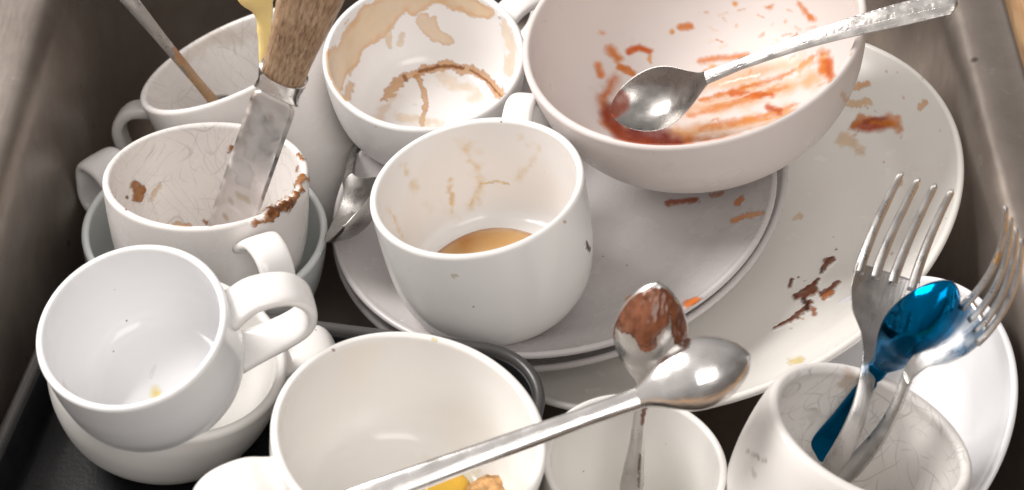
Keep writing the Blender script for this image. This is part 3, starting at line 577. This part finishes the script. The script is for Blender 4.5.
# ================================================================== TRAY
def rrect(cx, cy, hx, hy, r, n=14, ang=0):
    P = []
    for k, (sx, sy) in enumerate(((1, 1), (-1, 1), (-1, -1), (1, -1))):
        for i in range(n + 1):
            a = math.pi / 2 * (k + i / n); P.append((sx * (hx - r) + r * math.cos(a), sy * (hy - r) + r * math.sin(a)))
    P = np.array(P); c, s = math.cos(ang), math.sin(ang)
    return np.stack([P[:, 0] * c - P[:, 1] * s + cx, P[:, 0] * s + P[:, 1] * c + cy], 1)
zt = .105
TL, TR = at(62, 287, zt), at(555, 350, zt); BL = at(-6, 500, zt)
ang = math.atan2(TR.y - TL.y, TR.x - TL.x); width = (TR - TL).length
hx = width / 2; hy = .105; mid = (TL + TR) / 2; c2 = mid + Vector((math.sin(ang), -math.cos(ang), 0)) * hy
m_tray = plain('black_plastic', (.008, .008, .009), .4, spec=.3, ns=90, nf=.3, bump=.00015, bs=600)
m_trim = plain('grey_plastic_edge', (.055, .053, .052), .30)
root = empty('tray', frame((c2.x, c2.y, zt - .028), (0, 0, 1))); tag(root, 'black plastic tray with a grey edge, under the large soup cup', 'tray'); bpy.context.view_layer.update()
def ringset(spec): return [np.c_[rrect(0, 0, hx + d, hy + d, r, ang=ang), np.full(60, z)] for d, z, r in spec]
loft('pan', ringset([(-.03, .0020, .004), (-.020, .002, .012), (-.009, .0025, .019), (-.0065, .0055, .022), (-.0055, .024, .024), (-.004, .0258, .026), (-.004, .0235, .026), (-.0045, .004, .024), (-.010, 0, .02), (-.03, 0, .004)]), m_tray, root)
loft('rolled_edge', ringset([(-.0045, .0252, .0255), (-.0040, .0272, .026), (-.0026, .0282, .0274), (-.001, .0282, .029), (0, .0272, .030), (.0002, .0252, .030), (-.001, .024, .029), (-.003, .0238, .027), (-.0045, .0252, .0255)]), m_trim, root, cap=False)

# ================================================================== SINK + COUNTER
def steel():
    m, N, L, B = nt('brushed_stainless_steel')
    B.inputs['Metallic'].default_value = .75
    tc = N.new('ShaderNodeTexCoord'); vec = tc.outputs['Object']
    n = N.new('ShaderNodeTexNoise'); n.inputs['Scale'].default_value = 14; n.inputs['Detail'].default_value = 7; n.inputs['Roughness'].default_value = .65; L.new(vec, n.inputs['Vector'])
    mx = N.new('ShaderNodeMix'); mx.data_type = 'RGBA'; mx.inputs['A'].default_value = (.34, .295, .262, 1); mx.inputs['B'].default_value = (.215, .18, .155, 1)
    r = N.new('ShaderNodeMapRange'); r.inputs[1].default_value = .3; r.inputs[2].default_value = .72; L.new(n.outputs['Fac'], r.inputs[0]); L.new(r.outputs[0], mx.inputs['Factor'])
    v = N.new('ShaderNodeTexVoronoi'); v.inputs['Scale'].default_value = 55; v.inputs['Randomness'].default_value = 1; L.new(vec, v.inputs['Vector'])
    vr = N.new('ShaderNodeMapRange'); vr.inputs[1].default_value = .06; vr.inputs[2].default_value = .13; vr.inputs[3].default_value = .75; vr.inputs[4].default_value = 0; L.new(v.outputs['Distance'], vr.inputs[0])
    sx = N.new('ShaderNodeSeparateColor'); L.new(v.outputs['Color'], sx.inputs[0]); g = N.new('ShaderNodeMath'); g.operation = 'GREATER_THAN'; g.inputs[1].default_value = .72; L.new(sx.outputs[0], g.inputs[0])
    mm = N.new('ShaderNodeMath'); mm.operation = 'MULTIPLY'; L.new(vr.outputs[0], mm.inputs[0]); L.new(g.outputs[0], mm.inputs[1])
    m2 = N.new('ShaderNodeMix'); m2.data_type = 'RGBA'; L.new(mx.outputs['Result'], m2.inputs['A']); m2.inputs['B'].default_value = (.05, .035, .028, 1); L.new(mm.outputs[0], m2.inputs['Factor']); L.new(m2.outputs['Result'], B.inputs['Base Color'])
    ls = N.new('ShaderNodeTexNoise'); ls.inputs['Scale'].default_value = 60; ls.inputs['Detail'].default_value = 8; ls.inputs['Roughness'].default_value = .75; L.new(vec, ls.inputs['Vector'])
    lr = N.new('ShaderNodeMapRange'); lr.inputs[1].default_value = .60; lr.inputs[2].default_value = .70; lr.inputs[4].default_value = .35; L.new(ls.outputs['Fac'], lr.inputs[0])
    m3 = N.new('ShaderNodeMix'); m3.data_type = 'RGBA'; L.new(m2.outputs['Result'], m3.inputs['A']); m3.inputs['B'].default_value = (.50, .46, .42, 1); L.new(lr.outputs[0], m3.inputs['Factor']); L.new(m3.outputs['Result'], B.inputs['Base Color'])
    B.inputs['Roughness'].default_value = .38
    mp = N.new('ShaderNodeMapping'); mp.inputs['Scale'].default_value = (500, 90, 90); L.new(vec, mp.inputs['Vector'])
    s = N.new('ShaderNodeTexNoise'); s.inputs['Scale'].default_value = 1; s.inputs['Detail'].default_value = 3; L.new(mp.outputs[0], s.inputs['Vector'])
    rr = N.new('ShaderNodeMapRange'); rr.inputs[1].default_value = .3; rr.inputs[2].default_value = .7; rr.inputs[3].default_value = .34; rr.inputs[4].default_value = .44; L.new(s.outputs['Fac'], rr.inputs[0]); L.new(rr.outputs[0], B.inputs['Roughness'])
    b = N.new('ShaderNodeBump'); b.inputs['Strength'].default_value = .15; b.inputs['Distance'].default_value = .0001; L.new(s.outputs['Fac'], b.inputs['Height'])
    n4 = N.new('ShaderNodeTexNoise'); n4.inputs['Scale'].default_value = 9; n4.inputs['Detail'].default_value = 1; L.new(vec, n4.inputs['Vector'])
    b4 = N.new('ShaderNodeBump'); b4.inputs['Strength'].default_value = .35; b4.inputs['Distance'].default_value = .004; L.new(n4.outputs['Fac'], b4.inputs['Height']); L.new(b.outputs[0], b4.inputs['Normal']); L.new(b4.outputs[0], B.inputs['Normal'])
    return m
x0, x1, y0, y1, zr = -.2165, .2055, -.27, .265, .142
scx, scy, shx, shy = (x0 + x1) / 2, (y0 + y1) / 2, (x1 - x0) / 2, (y1 - y0) / 2
prof = [(-.10, -.003, 0.060), (-.045, -.001, 0.075), (-.028, .003, 0.085), (-.014, .012, 0.093), (-.009, .03, 0.096), (-.0055, .07, 0.100), (-.0032, .11, 0.103), (-.002, .130, 0.105), (.0, .137, 0.107), (.003, .1415, 0.110), (.007, .143, 0.114), (.012, .1432, 0.119), (.022, .1425, 0.127), (.0245, .143, 0.130), (.0262, .1422, 0.132), (.0268, .140, 0.133), (.0268, .135, 0.133)]
sk = bpy.data.objects
M = frame((scx, scy, 0), (0, 0, 1))
def rr_rings(spec, n=24):
    R = [np.c_[rrect(0, 0, shx + d, shy + d, r, n=n), np.full(4 * (n + 1), z)] for d, z, r in spec]
    for (d, z, r), q in zip(spec, R): q[:, 0] -= max(0, d - .008) * 1.6 * np.clip(-q[:, 0] / shx, 0, 1)     # the left flange is wider
    return R
# refine the profile
pp = resample(catmull(prof, 6), 90)
o = loft('sink', rr_rings(pp), steel(), None, M=M, cap='first'); tag(o, 'dirty brushed steel sink basin with a rounded rim, full of unwashed dishes', 'sink')
def wood():
    m, N, L, B = nt('pale_wood')
    tc = N.new('ShaderNodeTexCoord'); mp = N.new('ShaderNodeMapping'); mp.inputs['Scale'].default_value = (60, 6, 6); L.new(tc.outputs['Object'], mp.inputs['Vector'])
    n = N.new('ShaderNodeTexNoise'); n.inputs['Scale'].default_value = 3; n.inputs['Detail'].default_value = 5; n.inputs['Distortion'].default_value = .6; L.new(mp.outputs[0], n.inputs['Vector'])
    mx = N.new('ShaderNodeMix'); mx.data_type = 'RGBA'; mx.inputs['A'].default_value = (.60, .38, .20, 1); mx.inputs['B'].default_value = (.36, .2, .095, 1); r = N.new('ShaderNodeMapRange'); r.inputs[1].default_value = .35; r.inputs[2].default_value = .68
    L.new(n.outputs['Fac'], r.inputs[0]); L.new(r.outputs[0], mx.inputs['Factor']); L.new(mx.outputs['Result'], B.inputs['Base Color']); B.inputs['Roughness'].default_value = .5
    return m
# counter: a slab with the sink opening cut out of it (rings from the opening outward, then down)
def ct():
    n = 24; inner = rrect(0, 0, shx + .0262, shy + .0262, .13, n=n); inner[:, 0] -= .0182 * 1.6 * np.clip(-inner[:, 0] / shx, 0, 1); outer = rrect(0, 0, shx + .5, shy + .42, .03, n=n)
    k = len(inner); R = [np.c_[inner, np.full(k, .100)], np.c_[inner, np.full(k, .1378)], np.c_[inner * .5 + outer * .5, np.full(k, .138)], np.c_[outer, np.full(k, .138)], np.c_[outer, np.full(k, .100)], np.c_[inner, np.full(k, .100)]]
    o = loft('countertop', R, wood(), None, cap=False, M=M); o['kind'] = 'structure'
    for p in o.data.polygons: p.use_smooth = False
ct()

# ================================================================== KNIFE
p0 = at(232, 222, .100); p1 = at(317, -22, .262)
xk = (p1 - p0).normalized(); view = (Vector(CAM) - p0).normalized(); zk = (view - xk * view.dot(xk)).normalized(); yk = zk.cross(xk)
# roll the blade a little
rl = math.radians(8); zk2 = zk * math.cos(rl) + yk * math.sin(rl); yk2 = zk2.cross(xk)
M = Matrix((xk, yk2, zk2)).transposed().to_4x4(); M.translation = p0
kn = empty('knife', M); tag(kn, 'table knife with a brown wooden handle and greasy wide blade, standing in a mug', 'knife'); bpy.context.view_layer.update()
def px_of(o3): return proj(np.array([o3]))[0]
def flat_ring(x, ylo, yhi, z, t, k=10):
    yc, w = (ylo + yhi) / 2, (yhi - ylo) / 2; v = np.linspace(-1, 1, k); e = np.sqrt(np.clip(1 - v ** 6, 0, 1))
    return np.vstack([np.stack([np.full(k, x), yc + v * w, z + t * e / 2 + 0 * v], 1), np.stack([np.full(k, x), yc + v[::-1] * w, z - t * e[::-1] / 2], 1)])
LK = (p1 - p0).length
def xpx(py):    # local x on the axis that is seen at row py
    lo, hi = -.1, .4
    for _ in range(40):
        m_ = (lo + hi) / 2
        if px_of(np.array(p0 + xk * m_))[1] > py: lo = m_
        else: hi = m_
    return lo
xs, xf, xh = xpx(96), xpx(88), xpx(72)
bw = .0103
rings = []
for s in np.linspace(0, 1, 40):
    x = -.03 + (xs + .03) * s; w = bw * (1.0 - .06 * s); k = min(1, (1 - s) / .055); e = math.sqrt(max(0, 1 - (1 - k) ** 2)) * .38 + .62
    tipk = min(1, s / .12); e2 = math.sqrt(max(0.02, 1 - (1 - tipk) ** 2))
    rings.append(flat_ring(x, -w * e * e2, w * e * e2, 0, .0014))
gr = [dict(p=[(228, 204), (237, 195), (247, 198), (251, 202)], w=1.6, c=srgb(190, 165, 120), a=.6, n=.6), dict(p=[(228, 150), (240, 180)], w=4, c=srgb(225, 220, 218), a=.5, n=1.2, thr=.5), dict(p=[(262, 110), (248, 160), (244, 180)], w=6, c=srgb(215, 210, 210), a=.45, n=1.2, thr=.4),
      dict(p=[(225, 217)], w=2, c=CO, a=.8, n=.8), dict(p=[(270, 120), (262, 150)], w=5, c=srgb(150, 145, 145), a=.3, n=1.2, s=1), dict(p=[(272, 116)], w=1.3, c=srgb(160, 90, 60), a=.9)]
loft('blade', rings, m_blade, kn, strokes=gr)
rings = []
for s in np.linspace(0, 1, 16):
    x = xs + (xh - xs) * s; w = .0100 + .0002 * s - .0008 * math.sin(math.pi * min(1, s * 1.3)) ; t = .0022 + .0095 * s ** .8
    a = np.linspace(0, 2 * np.pi, 28, endpoint=False); rings.append(np.stack([np.full(28, x), np.sign(np.cos(a)) * abs(np.cos(a)) ** .8 * w, np.sign(np.sin(a)) * abs(np.sin(a)) ** .8 * t / 2], 1))
loft('ferrule', rings, m_met, kn)
def woodh():
    m, N, L, B = nt('handle_wood')
    tc = N.new('ShaderNodeTexCoord'); mp = N.new('ShaderNodeMapping'); mp.inputs['Scale'].default_value = (90, 620, 620); L.new(tc.outputs['Object'], mp.inputs['Vector'])
    n = N.new('ShaderNodeTexNoise'); n.inputs['Scale'].default_value = 1.6; n.inputs['Detail'].default_value = 6; n.inputs['Roughness'].default_value = .7; L.new(mp.outputs[0], n.inputs['Vector'])
    r = N.new('ShaderNodeValToRGB'); r.color_ramp.elements[0].position = .32; r.color_ramp.elements[0].color = (.085, .042, .022, 1); r.color_ramp.elements[1].position = .62; r.color_ramp.elements[1].color = (.50, .36, .235, 1); e = r.color_ramp.elements.new(.47); e.color = (.33, .215, .13, 1)
    L.new(n.outputs['Fac'], r.inputs[0]); 
    n2 = N.new('ShaderNodeTexNoise'); n2.inputs['Scale'].default_value = 40; n2.inputs['Detail'].default_value = 2; L.new(tc.outputs['Object'], n2.inputs['Vector'])
    mx = N.new('ShaderNodeMix'); mx.data_type = 'RGBA'; mx.blend_type = 'MULTIPLY'; L.new(r.outputs[0], mx.inputs['A']); mx.inputs['B'].default_value = (.80, .72, .66, 1)
    rr = N.new('ShaderNodeMapRange'); rr.inputs[1].default_value = .4; rr.inputs[2].default_value = .65; L.new(n2.outputs['Fac'], rr.inputs[0]); L.new(rr.outputs[0], mx.inputs['Factor']); L.new(mx.outputs['Result'], B.inputs['Base Color'])
    B.inputs['Roughness'].default_value = .5; b = N.new('ShaderNodeBump'); b.inputs['Distance'].default_value = .0004; b.inputs['Strength'].default_value = .6; L.new(n.outputs['Fac'], b.inputs['Height']); L.new(b.outputs[0], B.inputs['Normal'])
    return m
rings = []
for s in np.linspace(0, 1, 40):
    x = xh + .088 * s; w = .0091 + .0036 * sstep(s * 1.4) - .002 * max(0, s - .75); t = .0068 + .0026 * sstep(s * 1.4)
    if s > .93: q_ = math.sqrt(max(.03, 1 - ((s - .93) / .07) ** 2)); w *= q_; t *= q_
    a = np.linspace(0, 2 * np.pi, 32, endpoint=False); rings.append(np.stack([np.full(32, x), np.sign(np.cos(a)) * abs(np.cos(a)) ** .75 * w, np.sign(np.sin(a)) * abs(np.sin(a)) ** .75 * t], 1))
loft('handle', rings, woodh(), kn)

# yellow strip behind the knife handle
path = [(258, -14, .172, 22), (257, 0, .166, 19), (262, 9, .160, 11), (264, 20, .154, 8), (265, 32, .148, 7.5), (265, 46, .141, 6.5), (264, 60, .134, 5), (262, 72, .128, 3.2), (261.5, 79, .1245, 1.2)]
m_yel = plain('yellow_peel', (.90, .69, .28), .5, ns=40, nf=.10, bump=.0003, bs=60, sss=.15)
pc = catmull([(*at(a, b, c), w) for a, b, c, w in path], 6)
rings = []; base = Vector(pc[0][:3])
for i, r_ in enumerate(pc):
    p = Vector(r_[:3]) - base; w = r_[3] / 2400 * 2.2; tg = Vector(pc[min(i + 1, len(pc) - 1)][:3]) - Vector(pc[max(i - 1, 0)][:3]); tg.normalize()
    sd = Vector((1, 0, 0)); sd = (sd - tg * sd.dot(tg)).normalized(); nn_ = sd.cross(tg); wob = 1 + .05 * math.sin(i * .6)
    rings.append([tuple(p + sd * math.cos(a) * w * wob * .5 * 1.0 + nn_ * math.sin(a) * min(.0022, w * .4)) for a in np.linspace(0, 2 * np.pi, 16, endpoint=False)])
o = loft('food_peel', rings, m_yel, None, M=Matrix.Translation(base)); tag(o, 'pale yellow strip of peel hanging behind the wooden knife handle', 'food scrap')

# ================================================================== SPOONS AND FORKS
camv = Vector((0, -.69, .72))
# stirring spoon in the tall mug
pa, pb = at(222, 109, .055), at(131, 0, .15)
d = (pb - pa).normalized()
sp = spoon('teaspoon', pa + d * -.004, pb + d * .045, camv, m_bowl, bl=.040, bw=.011, depth=.004, neck=.0023, endw=.0042, midw=.0027, arch=.002, hth=.0026,
           hstrokes=[dict(p=[(183, 60), (200, 84), (218, 108)], w=9, c=srgb(176, 142, 104), a=.95, n=.2, s=.3), dict(p=[(176, 50), (184, 62)], w=3, c=srgb(170, 120, 80), a=.7, n=.8)])
tag(sp, 'thin stirring spoon with a tan film, standing in the tall tilted mug', 'spoon', 'steel spoons among the dishes')
# spoon in the gap
sp = spoon('teaspoon', at(352, 207, .096), at(374, 100, .030), (-.35, -.55, .6), m_bowl, bl=.056, bw=.0185, depth=.0090, neck=.003, endw=.006, arch=.002)
tag(sp, 'steel spoon with its bowl wedged between the tall mug and the amber coffee cup', 'spoon', 'steel spoons among the dishes')
# spoon in the sauce bowl
sp = spoon('tablespoon', at(661, 97, .1350), at(957, 1, .202), (-.05, -.45, .9), m_bowl, m_eng, bl=.049, bw=.0150, depth=.0070, neck=.0026, endw=.0052, midw=.0036, arch=.007, hth=.0022, endshape=1,
           strokes=[dict(p=[(608, 112), (620, 104)], w=12, c=srgb(120, 54, 16), a=.95, n=.7, s=.6), dict(p=[(606, 114), (612, 120)], w=3, c=srgb(200, 90, 60), a=.8, n=.9)])
tag(sp, 'steel spoon with an engraved handle lying in the sauce smeared bowl', 'spoon', 'steel spoons among the dishes')
# chocolate spoon standing in the tumbler: its back faces the camera
pb_, pe_ = at(650, 340, .174), at(629, 505, .085)
sp = spoon('dessert_spoon', pb_, pe_, (pb_ - Vector(CAM)).normalized() + Vector((0.0, .12, .0)), m_met2, bl=.053, bw=.0138, depth=.0095, neck=.0026, endw=.0048, arch=-.002,
           hstrokes=[dict(p=[(645, 404), (642, 422)], w=2.4, c=CH, a=.9, n=.9), dict(p=[(640, 455), (638, 488)], w=1.4, c=CHD, a=.9, n=.9)])
tag(sp, 'spoon smeared with melted chocolate, standing bowl up in the plain tumbler', 'spoon', 'steel spoons among the dishes')
# chocolate: a separate skin over the tip of the spoon's back
def choc(root):
    b = [c for c in root.children if c.name.startswith('bowl')][0]
    me = b.data; V = np.array([v.co[:] for v in me.vertices]); Fs = [tuple(p.vertices) for p in me.polygons]
    me2 = V.copy(); nrm = np.array([v.normal[:] for v in me.vertices]); Mw = np.array(root.matrix_world); q = proj(V @ Mw[:3, :3].T + Mw[:3, 3])
    # fine copy by subdividing through a dense re-evaluation of the under side
    k = 60; out = []; nr = 90; bl, bw, depth, th = .053, .0138, .0095, .0014
    for i in range(nr):
        s = .006 + .70 * (i / (nr - 1)); xx = -bl / 2 + bl * s
        egg, ww = sp_shape(s, bw, .0026); dp = depth * egg ** 1.3 - .0006 * (1 - egg); zc = .0022 * (1 - 2 * s) ** 2
        v = np.sin(np.linspace(-1, 1, k) * np.pi / 2 * .985); z = zc - dp * (1 - v ** 2) - th * (.25 + .75 * np.sqrt(1 - v ** 4))
        out.append(np.stack([np.full(k, xx), v * ww, z], 1))
    P = np.array(out).reshape(-1, 3); qq = proj(P @ Mw[:3, :3].T + Mw[:3, 3])
    n1 = fbm(P * 170, 5) - .5; n2 = fbm(P * np.array([120, 420, 200]), 9) - .5
    edge = np.interp(qq[:, 0], [615, 628, 640, 652, 664, 672, 690], [334, 340, 350, 346, 330, 346, 366])
    hole = np.exp(-(((qq[:, 0] - 671) / 4.5) ** 2 + ((qq[:, 1] - 318) / 13) ** 2))
    v = (edge - qq[:, 1]) / 10 + n1 * 4.2 - hole * 3.0
    hgt = np.clip(v, -.6, 1.4); thick = .00012 + .0015 * np.clip(hgt, 0, 1.2) + .0034 * n2 * np.clip(hgt, 0, 1)
    P2 = P.copy(); P2[:, 2] -= np.where(v > 0, np.maximum(thick, .0002), -.0006)
    idx = np.arange(nr * k).reshape(nr, k); F = [];
    keep = (v > -.25)
    for i in range(nr - 1):
        for j in range(k - 1):
            f = (idx[i, j], idx[i + 1, j], idx[i + 1, j + 1], idx[i, j + 1])
            if keep[list(f)].all(): F.append(f[::-1])
    used = sorted({a for f in F for a in f}); mp = {a: i for i, a in enumerate(used)}
    mt, N, L, B = nt('milk_chocolate'); tc = N.new('ShaderNodeTexCoord')
    n = N.new('ShaderNodeTexNoise'); n.inputs['Scale'].default_value = 120; n.inputs['Detail'].default_value = 3; L.new(tc.outputs['Object'], n.inputs['Vector'])
    cr = N.new('ShaderNodeValToRGB'); cr.color_ramp.elements[0].position = .35; cr.color_ramp.elements[0].color = (*srgb(92, 50, 30), 1); cr.color_ramp.elements[1].position = .68; cr.color_ramp.elements[1].color = (*srgb(140, 86, 58), 1)
    L.new(n.outputs['Fac'], cr.inputs[0]); L.new(cr.outputs[0], B.inputs['Base Color']); B.inputs['Roughness'].default_value = .24
    mesh('chocolate', P2[used], [tuple(mp[a] for a in f) for f in F], mt, root)
choc(sp)
# spoon lying across tumbler and big cup, back up
sp = spoon('tablespoon', at(694, 375, .176), at(292, 525, .140), Vector((-.1, .45, -.9)), m_met, bl=.0435, bw=.0134, depth=.0062, neck=.0036, endw=.0054, midw=.0043, arch=-.003, hth=.0018, crown=-.0008)
tag(sp, 'clean shiny spoon lying face down across the tumbler and the large front cup', 'spoon', 'steel spoons among the dishes')
# forks and blue spoon in mug N
fk = fork('fork', at(889, 272, .162), at(824, 482, .104), Vector((.32, -.60, .68)), m_met2, headw=.0145, hl=.030, tl=.038, curl=.012, endw=.0048, strokes=None)
tag(fk, 'fork with clean tines, standing in a mug with its tines over the dinner plate', 'fork', 'forks standing in the scratched mug')
sp = spoon('dessert_spoon', at(914, 331, .167), at(796, 474, .084), Vector((-.05, .66, -.72)), m_bl, bl=.053, bw=.0124, depth=.0085, neck=.0034, endw=.0055, arch=-.003)
tag(sp, 'shiny metallic blue spoon between the two forks', 'spoon')
fk = fork('fork', at(977, 316, .186), at(832, 486, .098), Vector((-.70, -.05, .75)), m_met2, headw=.0108, hl=.030, tl=.043, curl=.023, endw=.0050, neck=.0030, arch=-.006,
          strokes=[dict(p=[(993, 220), (990, 240)], w=2.5, c=srgb(205, 150, 70), a=.6, n=.9, thr=.5, pw=1), dict(p=[(1009, 215), (1006, 232)], w=2.2, c=srgb(215, 160, 70), a=.7, n=.9, thr=.4, pw=1), dict(p=[(1000, 252), (996, 262)], w=3, c=srgb(205, 150, 70), a=.85, n=.9, thr=.3)])
tag(fk, 'steel fork with yellow food residue on its tines, leaning over the small saucer', 'fork', 'forks standing in the scratched mug')

# ================================================================== FOOD IN THE BIG CUP
Lr = [o for o in bpy.data.objects if o.name.startswith('soup_cup')][0]
def on_floor(root, px, py, zl):
    """local point at height zl of a dish seen at a pixel"""
    Mi = root.matrix_world.inverted(); c = Mi @ Vector(CAM); p = Mi @ at(px, py, 0); t = (zl - c.z) / (p.z - c.z); return c + (p - c) * t
yk_ = on_floor(Lr, 445, 486, -.047)
m_yolk = plain('egg_yolk', srgb(226, 178, 60), .12, ns=70, nf=.15, sss=.1)
pool_o = pool(Lr, 'tmp', .010, 0, m_yolk, dome=.003); pool_o.name = 'egg_yolk'; pool_o.parent = None
pool_o.matrix_world = Lr.matrix_world @ Matrix.Translation((yk_.x, yk_.y, -.0477)); tag(pool_o, 'smear of yellow egg yolk in the bottom of the large front cup', 'food scrap')
def crust(px, py, zl, r, name, label):
    c = on_floor(Lr, px, py, zl); V = []; F = []; n1, n2 = 40, 26
    for i in range(n2 + 1):
        for j in range(n1):
            a = math.pi * i / n2; b = 2 * math.pi * j / n1; V.append((r * 1.5 * math.sin(a) * math.cos(b), r * math.sin(a) * math.sin(b), r * .6 * math.cos(a)))
    V = np.array(V); k = 1 + .5 * (fbm(V * 260 + 7, 3) - .5) + .35 * (fbm(V * 900, 6) - .5); V *= k[:, None]
    idx = np.arange((n2 + 1) * n1).reshape(n2 + 1, n1); nx = np.roll(idx, -1, 1); F = np.stack([idx[:-1], idx[1:], nx[1:], nx[:-1]], -1).reshape(-1, 4)
    m = plain('bread_crust', srgb(196, 150, 98), .7, ns=260, nf=.45, bump=.0012, bs=500)
    o = mesh(name, V, F, m, None, Lr.matrix_world @ Matrix.Translation((c.x, c.y, zl)) @ Matrix.Rotation(.3, 4, 'Z')); tag(o, label, 'food scrap')
crust(492, 492, -.042, .0075, 'bread_crust', 'crumbly golden bread crust lying in the large front cup beside the yolk')

# ================================================================== WATER DROPS
bpy.context.view_layer.update()
m_water = plain('water', (.95, .97, 1), .02, trans=1.0)
m_water.node_tree.nodes['Principled BSDF'].inputs['IOR'].default_value = 1.33
def drops(root, pts):
    b = [c for c in root.children if c.name.startswith('body')][0]; Mi = root.matrix_world.inverted(); co_ = Mi @ Vector(CAM); V = []; F = []
    for px, py, r in pts:
        d = (Mi @ at(px, py, 0) - co_).normalized(); hit, loc, nn, _ = b.ray_cast(co_, d)
        if not hit: continue
        t = nn.orthogonal().normalized(); u = nn.cross(t); b0 = len(V); n1, n2 = 16, 7; e = random.uniform(.8, 1.3)
        for i in range(n2 + 1):
            for j in range(n1):
                f = math.pi / 2 * i / n2; a = 2 * math.pi * j / n1
                V.append(loc - nn * .00008 + t * (math.cos(a) * math.cos(f) * r * e) + u * (math.sin(a) * math.cos(f) * r) + nn * (math.sin(f) * r * .6))
        for i in range(n2):
            for j in range(n1): F.append((b0 + i * n1 + j, b0 + i * n1 + (j + 1) % n1, b0 + (i + 1) * n1 + (j + 1) % n1, b0 + (i + 1) * n1 + j))
    if V: o = mesh('water_drops', V, F, m_water, root); o['kind'] = 'stuff'
def root_of(k):
    c = Vector(D[k][0]); return min((o for o in bpy.data.objects if o.type == 'EMPTY'), key=lambda o: (o.matrix_world.translation - c).length)
R_ = random.uniform
drops(root_of('I'), [(322 + R_(-4, 3), y, R_(.0004, .0011)) for y in (246, 252, 257, 262, 266, 271, 276, 281, 286)] + [(310, 262, .0007), (313, 274, .0009), (308, 283, .0006)])
drops(root_of('H'), [(226, 255, .0009), (227, 268, .0007), (225, 243, .0005), (218, 240, .0005), (240, 246, .0004), (176, 244, .0004), (262, 240, .0005), (150, 232, .0005)])
drops(root_of('B'), [(346, 124, .0010), (349, 119, .0007), (352, 131, .0008), (357, 140, .0006), (380, 148, .0006), (395, 155, .0005), (343, 117, .0005)])
drops(root_of('D'), [(668, 178, .0008), (610, 160, .0005), (760, 168, .0005), (828, 128, .0006)])
drops(root_of('C'), [(410, 270, .0006), (530, 262, .0005), (575, 285, .0006), (487, 300, .0004)])
drops(root_of('E'), [(625, 192, .0009), (655, 225, .0008), (640, 260, .0006), (600, 296, .0007), (545, 330, .0006), (392, 290, .0008), (365, 262, .0006)])
drops(root_of('G'), [(900, 230, .0006), (860, 250, .0005), (845, 190, .0006), (760, 345, .0006), (930, 170, .0006)])

# ================================================================== CAMERA, LIGHT
cam = bpy.data.cameras.new('camera'); co = bpy.data.objects.new('camera', cam); COL.objects.link(co)
cam.sensor_width = 36; cam.lens = FPX / W * 36; cam.clip_start = .01; cam.clip_end = 50
co.matrix_world = Matrix((Vector(RT), Vector(UP), Vector(-FW))).transposed().to_4x4(); co.location = Vector(CAM)
cam.dof.use_dof = True; cam.dof.focus_distance = .83; cam.dof.aperture_fstop = 13
S.camera = co
def area(name, loc, tgt, size, power, col, sy=None):
    l = bpy.data.lights.new(name, 'AREA'); l.energy = power; l.color = col; l.size = size
    if sy: l.shape = 'RECTANGLE'; l.size_y = sy
    o = bpy.data.objects.new(name, l); COL.objects.link(o); o.location = loc
    o.rotation_euler = (Vector(tgt) - Vector(loc)).to_track_quat('-Z', 'Y').to_euler(); return o
area('key_lamp', (-1.0, .42, 1.15), (0, 0, .1), .7, 26, (1, .965, .935), .7)
area('fill_lamp', (.35, -1.05, 1.25), (0, 0, .1), .8, 8, (1, .96, .915))
w = bpy.data.worlds.new('World'); S.world = w; w.use_nodes = True
N, L = w.node_tree.nodes, w.node_tree.links; bg = N['Background']; bg.inputs[1].default_value = .84
tcw = N.new('ShaderNodeTexCoord'); dt = N.new('ShaderNodeVectorMath'); dt.operation = 'DOT_PRODUCT'; dt.inputs[1].default_value = (-.62, .05, .78); L.new(tcw.outputs['Generated'], dt.inputs[0])
nw = N.new('ShaderNodeTexNoise'); nw.inputs['Scale'].default_value = 2.2; nw.inputs['Detail'].default_value = 1; L.new(tcw.outputs['Generated'], nw.inputs['Vector'])
ad = N.new('ShaderNodeMath'); ad.operation = 'MULTIPLY_ADD'; ad.inputs[1].default_value = .9; L.new(nw.outputs['Fac'], ad.inputs[0]); L.new(dt.outputs['Value'], ad.inputs[2])
rw = N.new('ShaderNodeValToRGB'); e = rw.color_ramp.elements; e[0].position = .0; e[0].color = (.08, .075, .07, 1); e[1].position = 1; e[1].color = (.76, .715, .685, 1)
k1 = e.new(.42); k1.color = (.18, .163, .153, 1); k2 = e.new(.62); k2.color = (.43, .405, .39, 1)
mrw = N.new('ShaderNodeMapRange'); mrw.inputs[1].default_value = -.6; mrw.inputs[2].default_value = 1.45; L.new(ad.outputs[0], mrw.inputs[0]); L.new(mrw.outputs[0], rw.inputs[0]); L.new(rw.outputs[0], bg.inputs[0])
S.view_settings.view_transform = 'Standard'; S.view_settings.look = 'None'; S.view_settings.exposure = .14; S.view_settings.gamma = 1
S.render.film_transparent = False
S.cycles.use_denoising = True
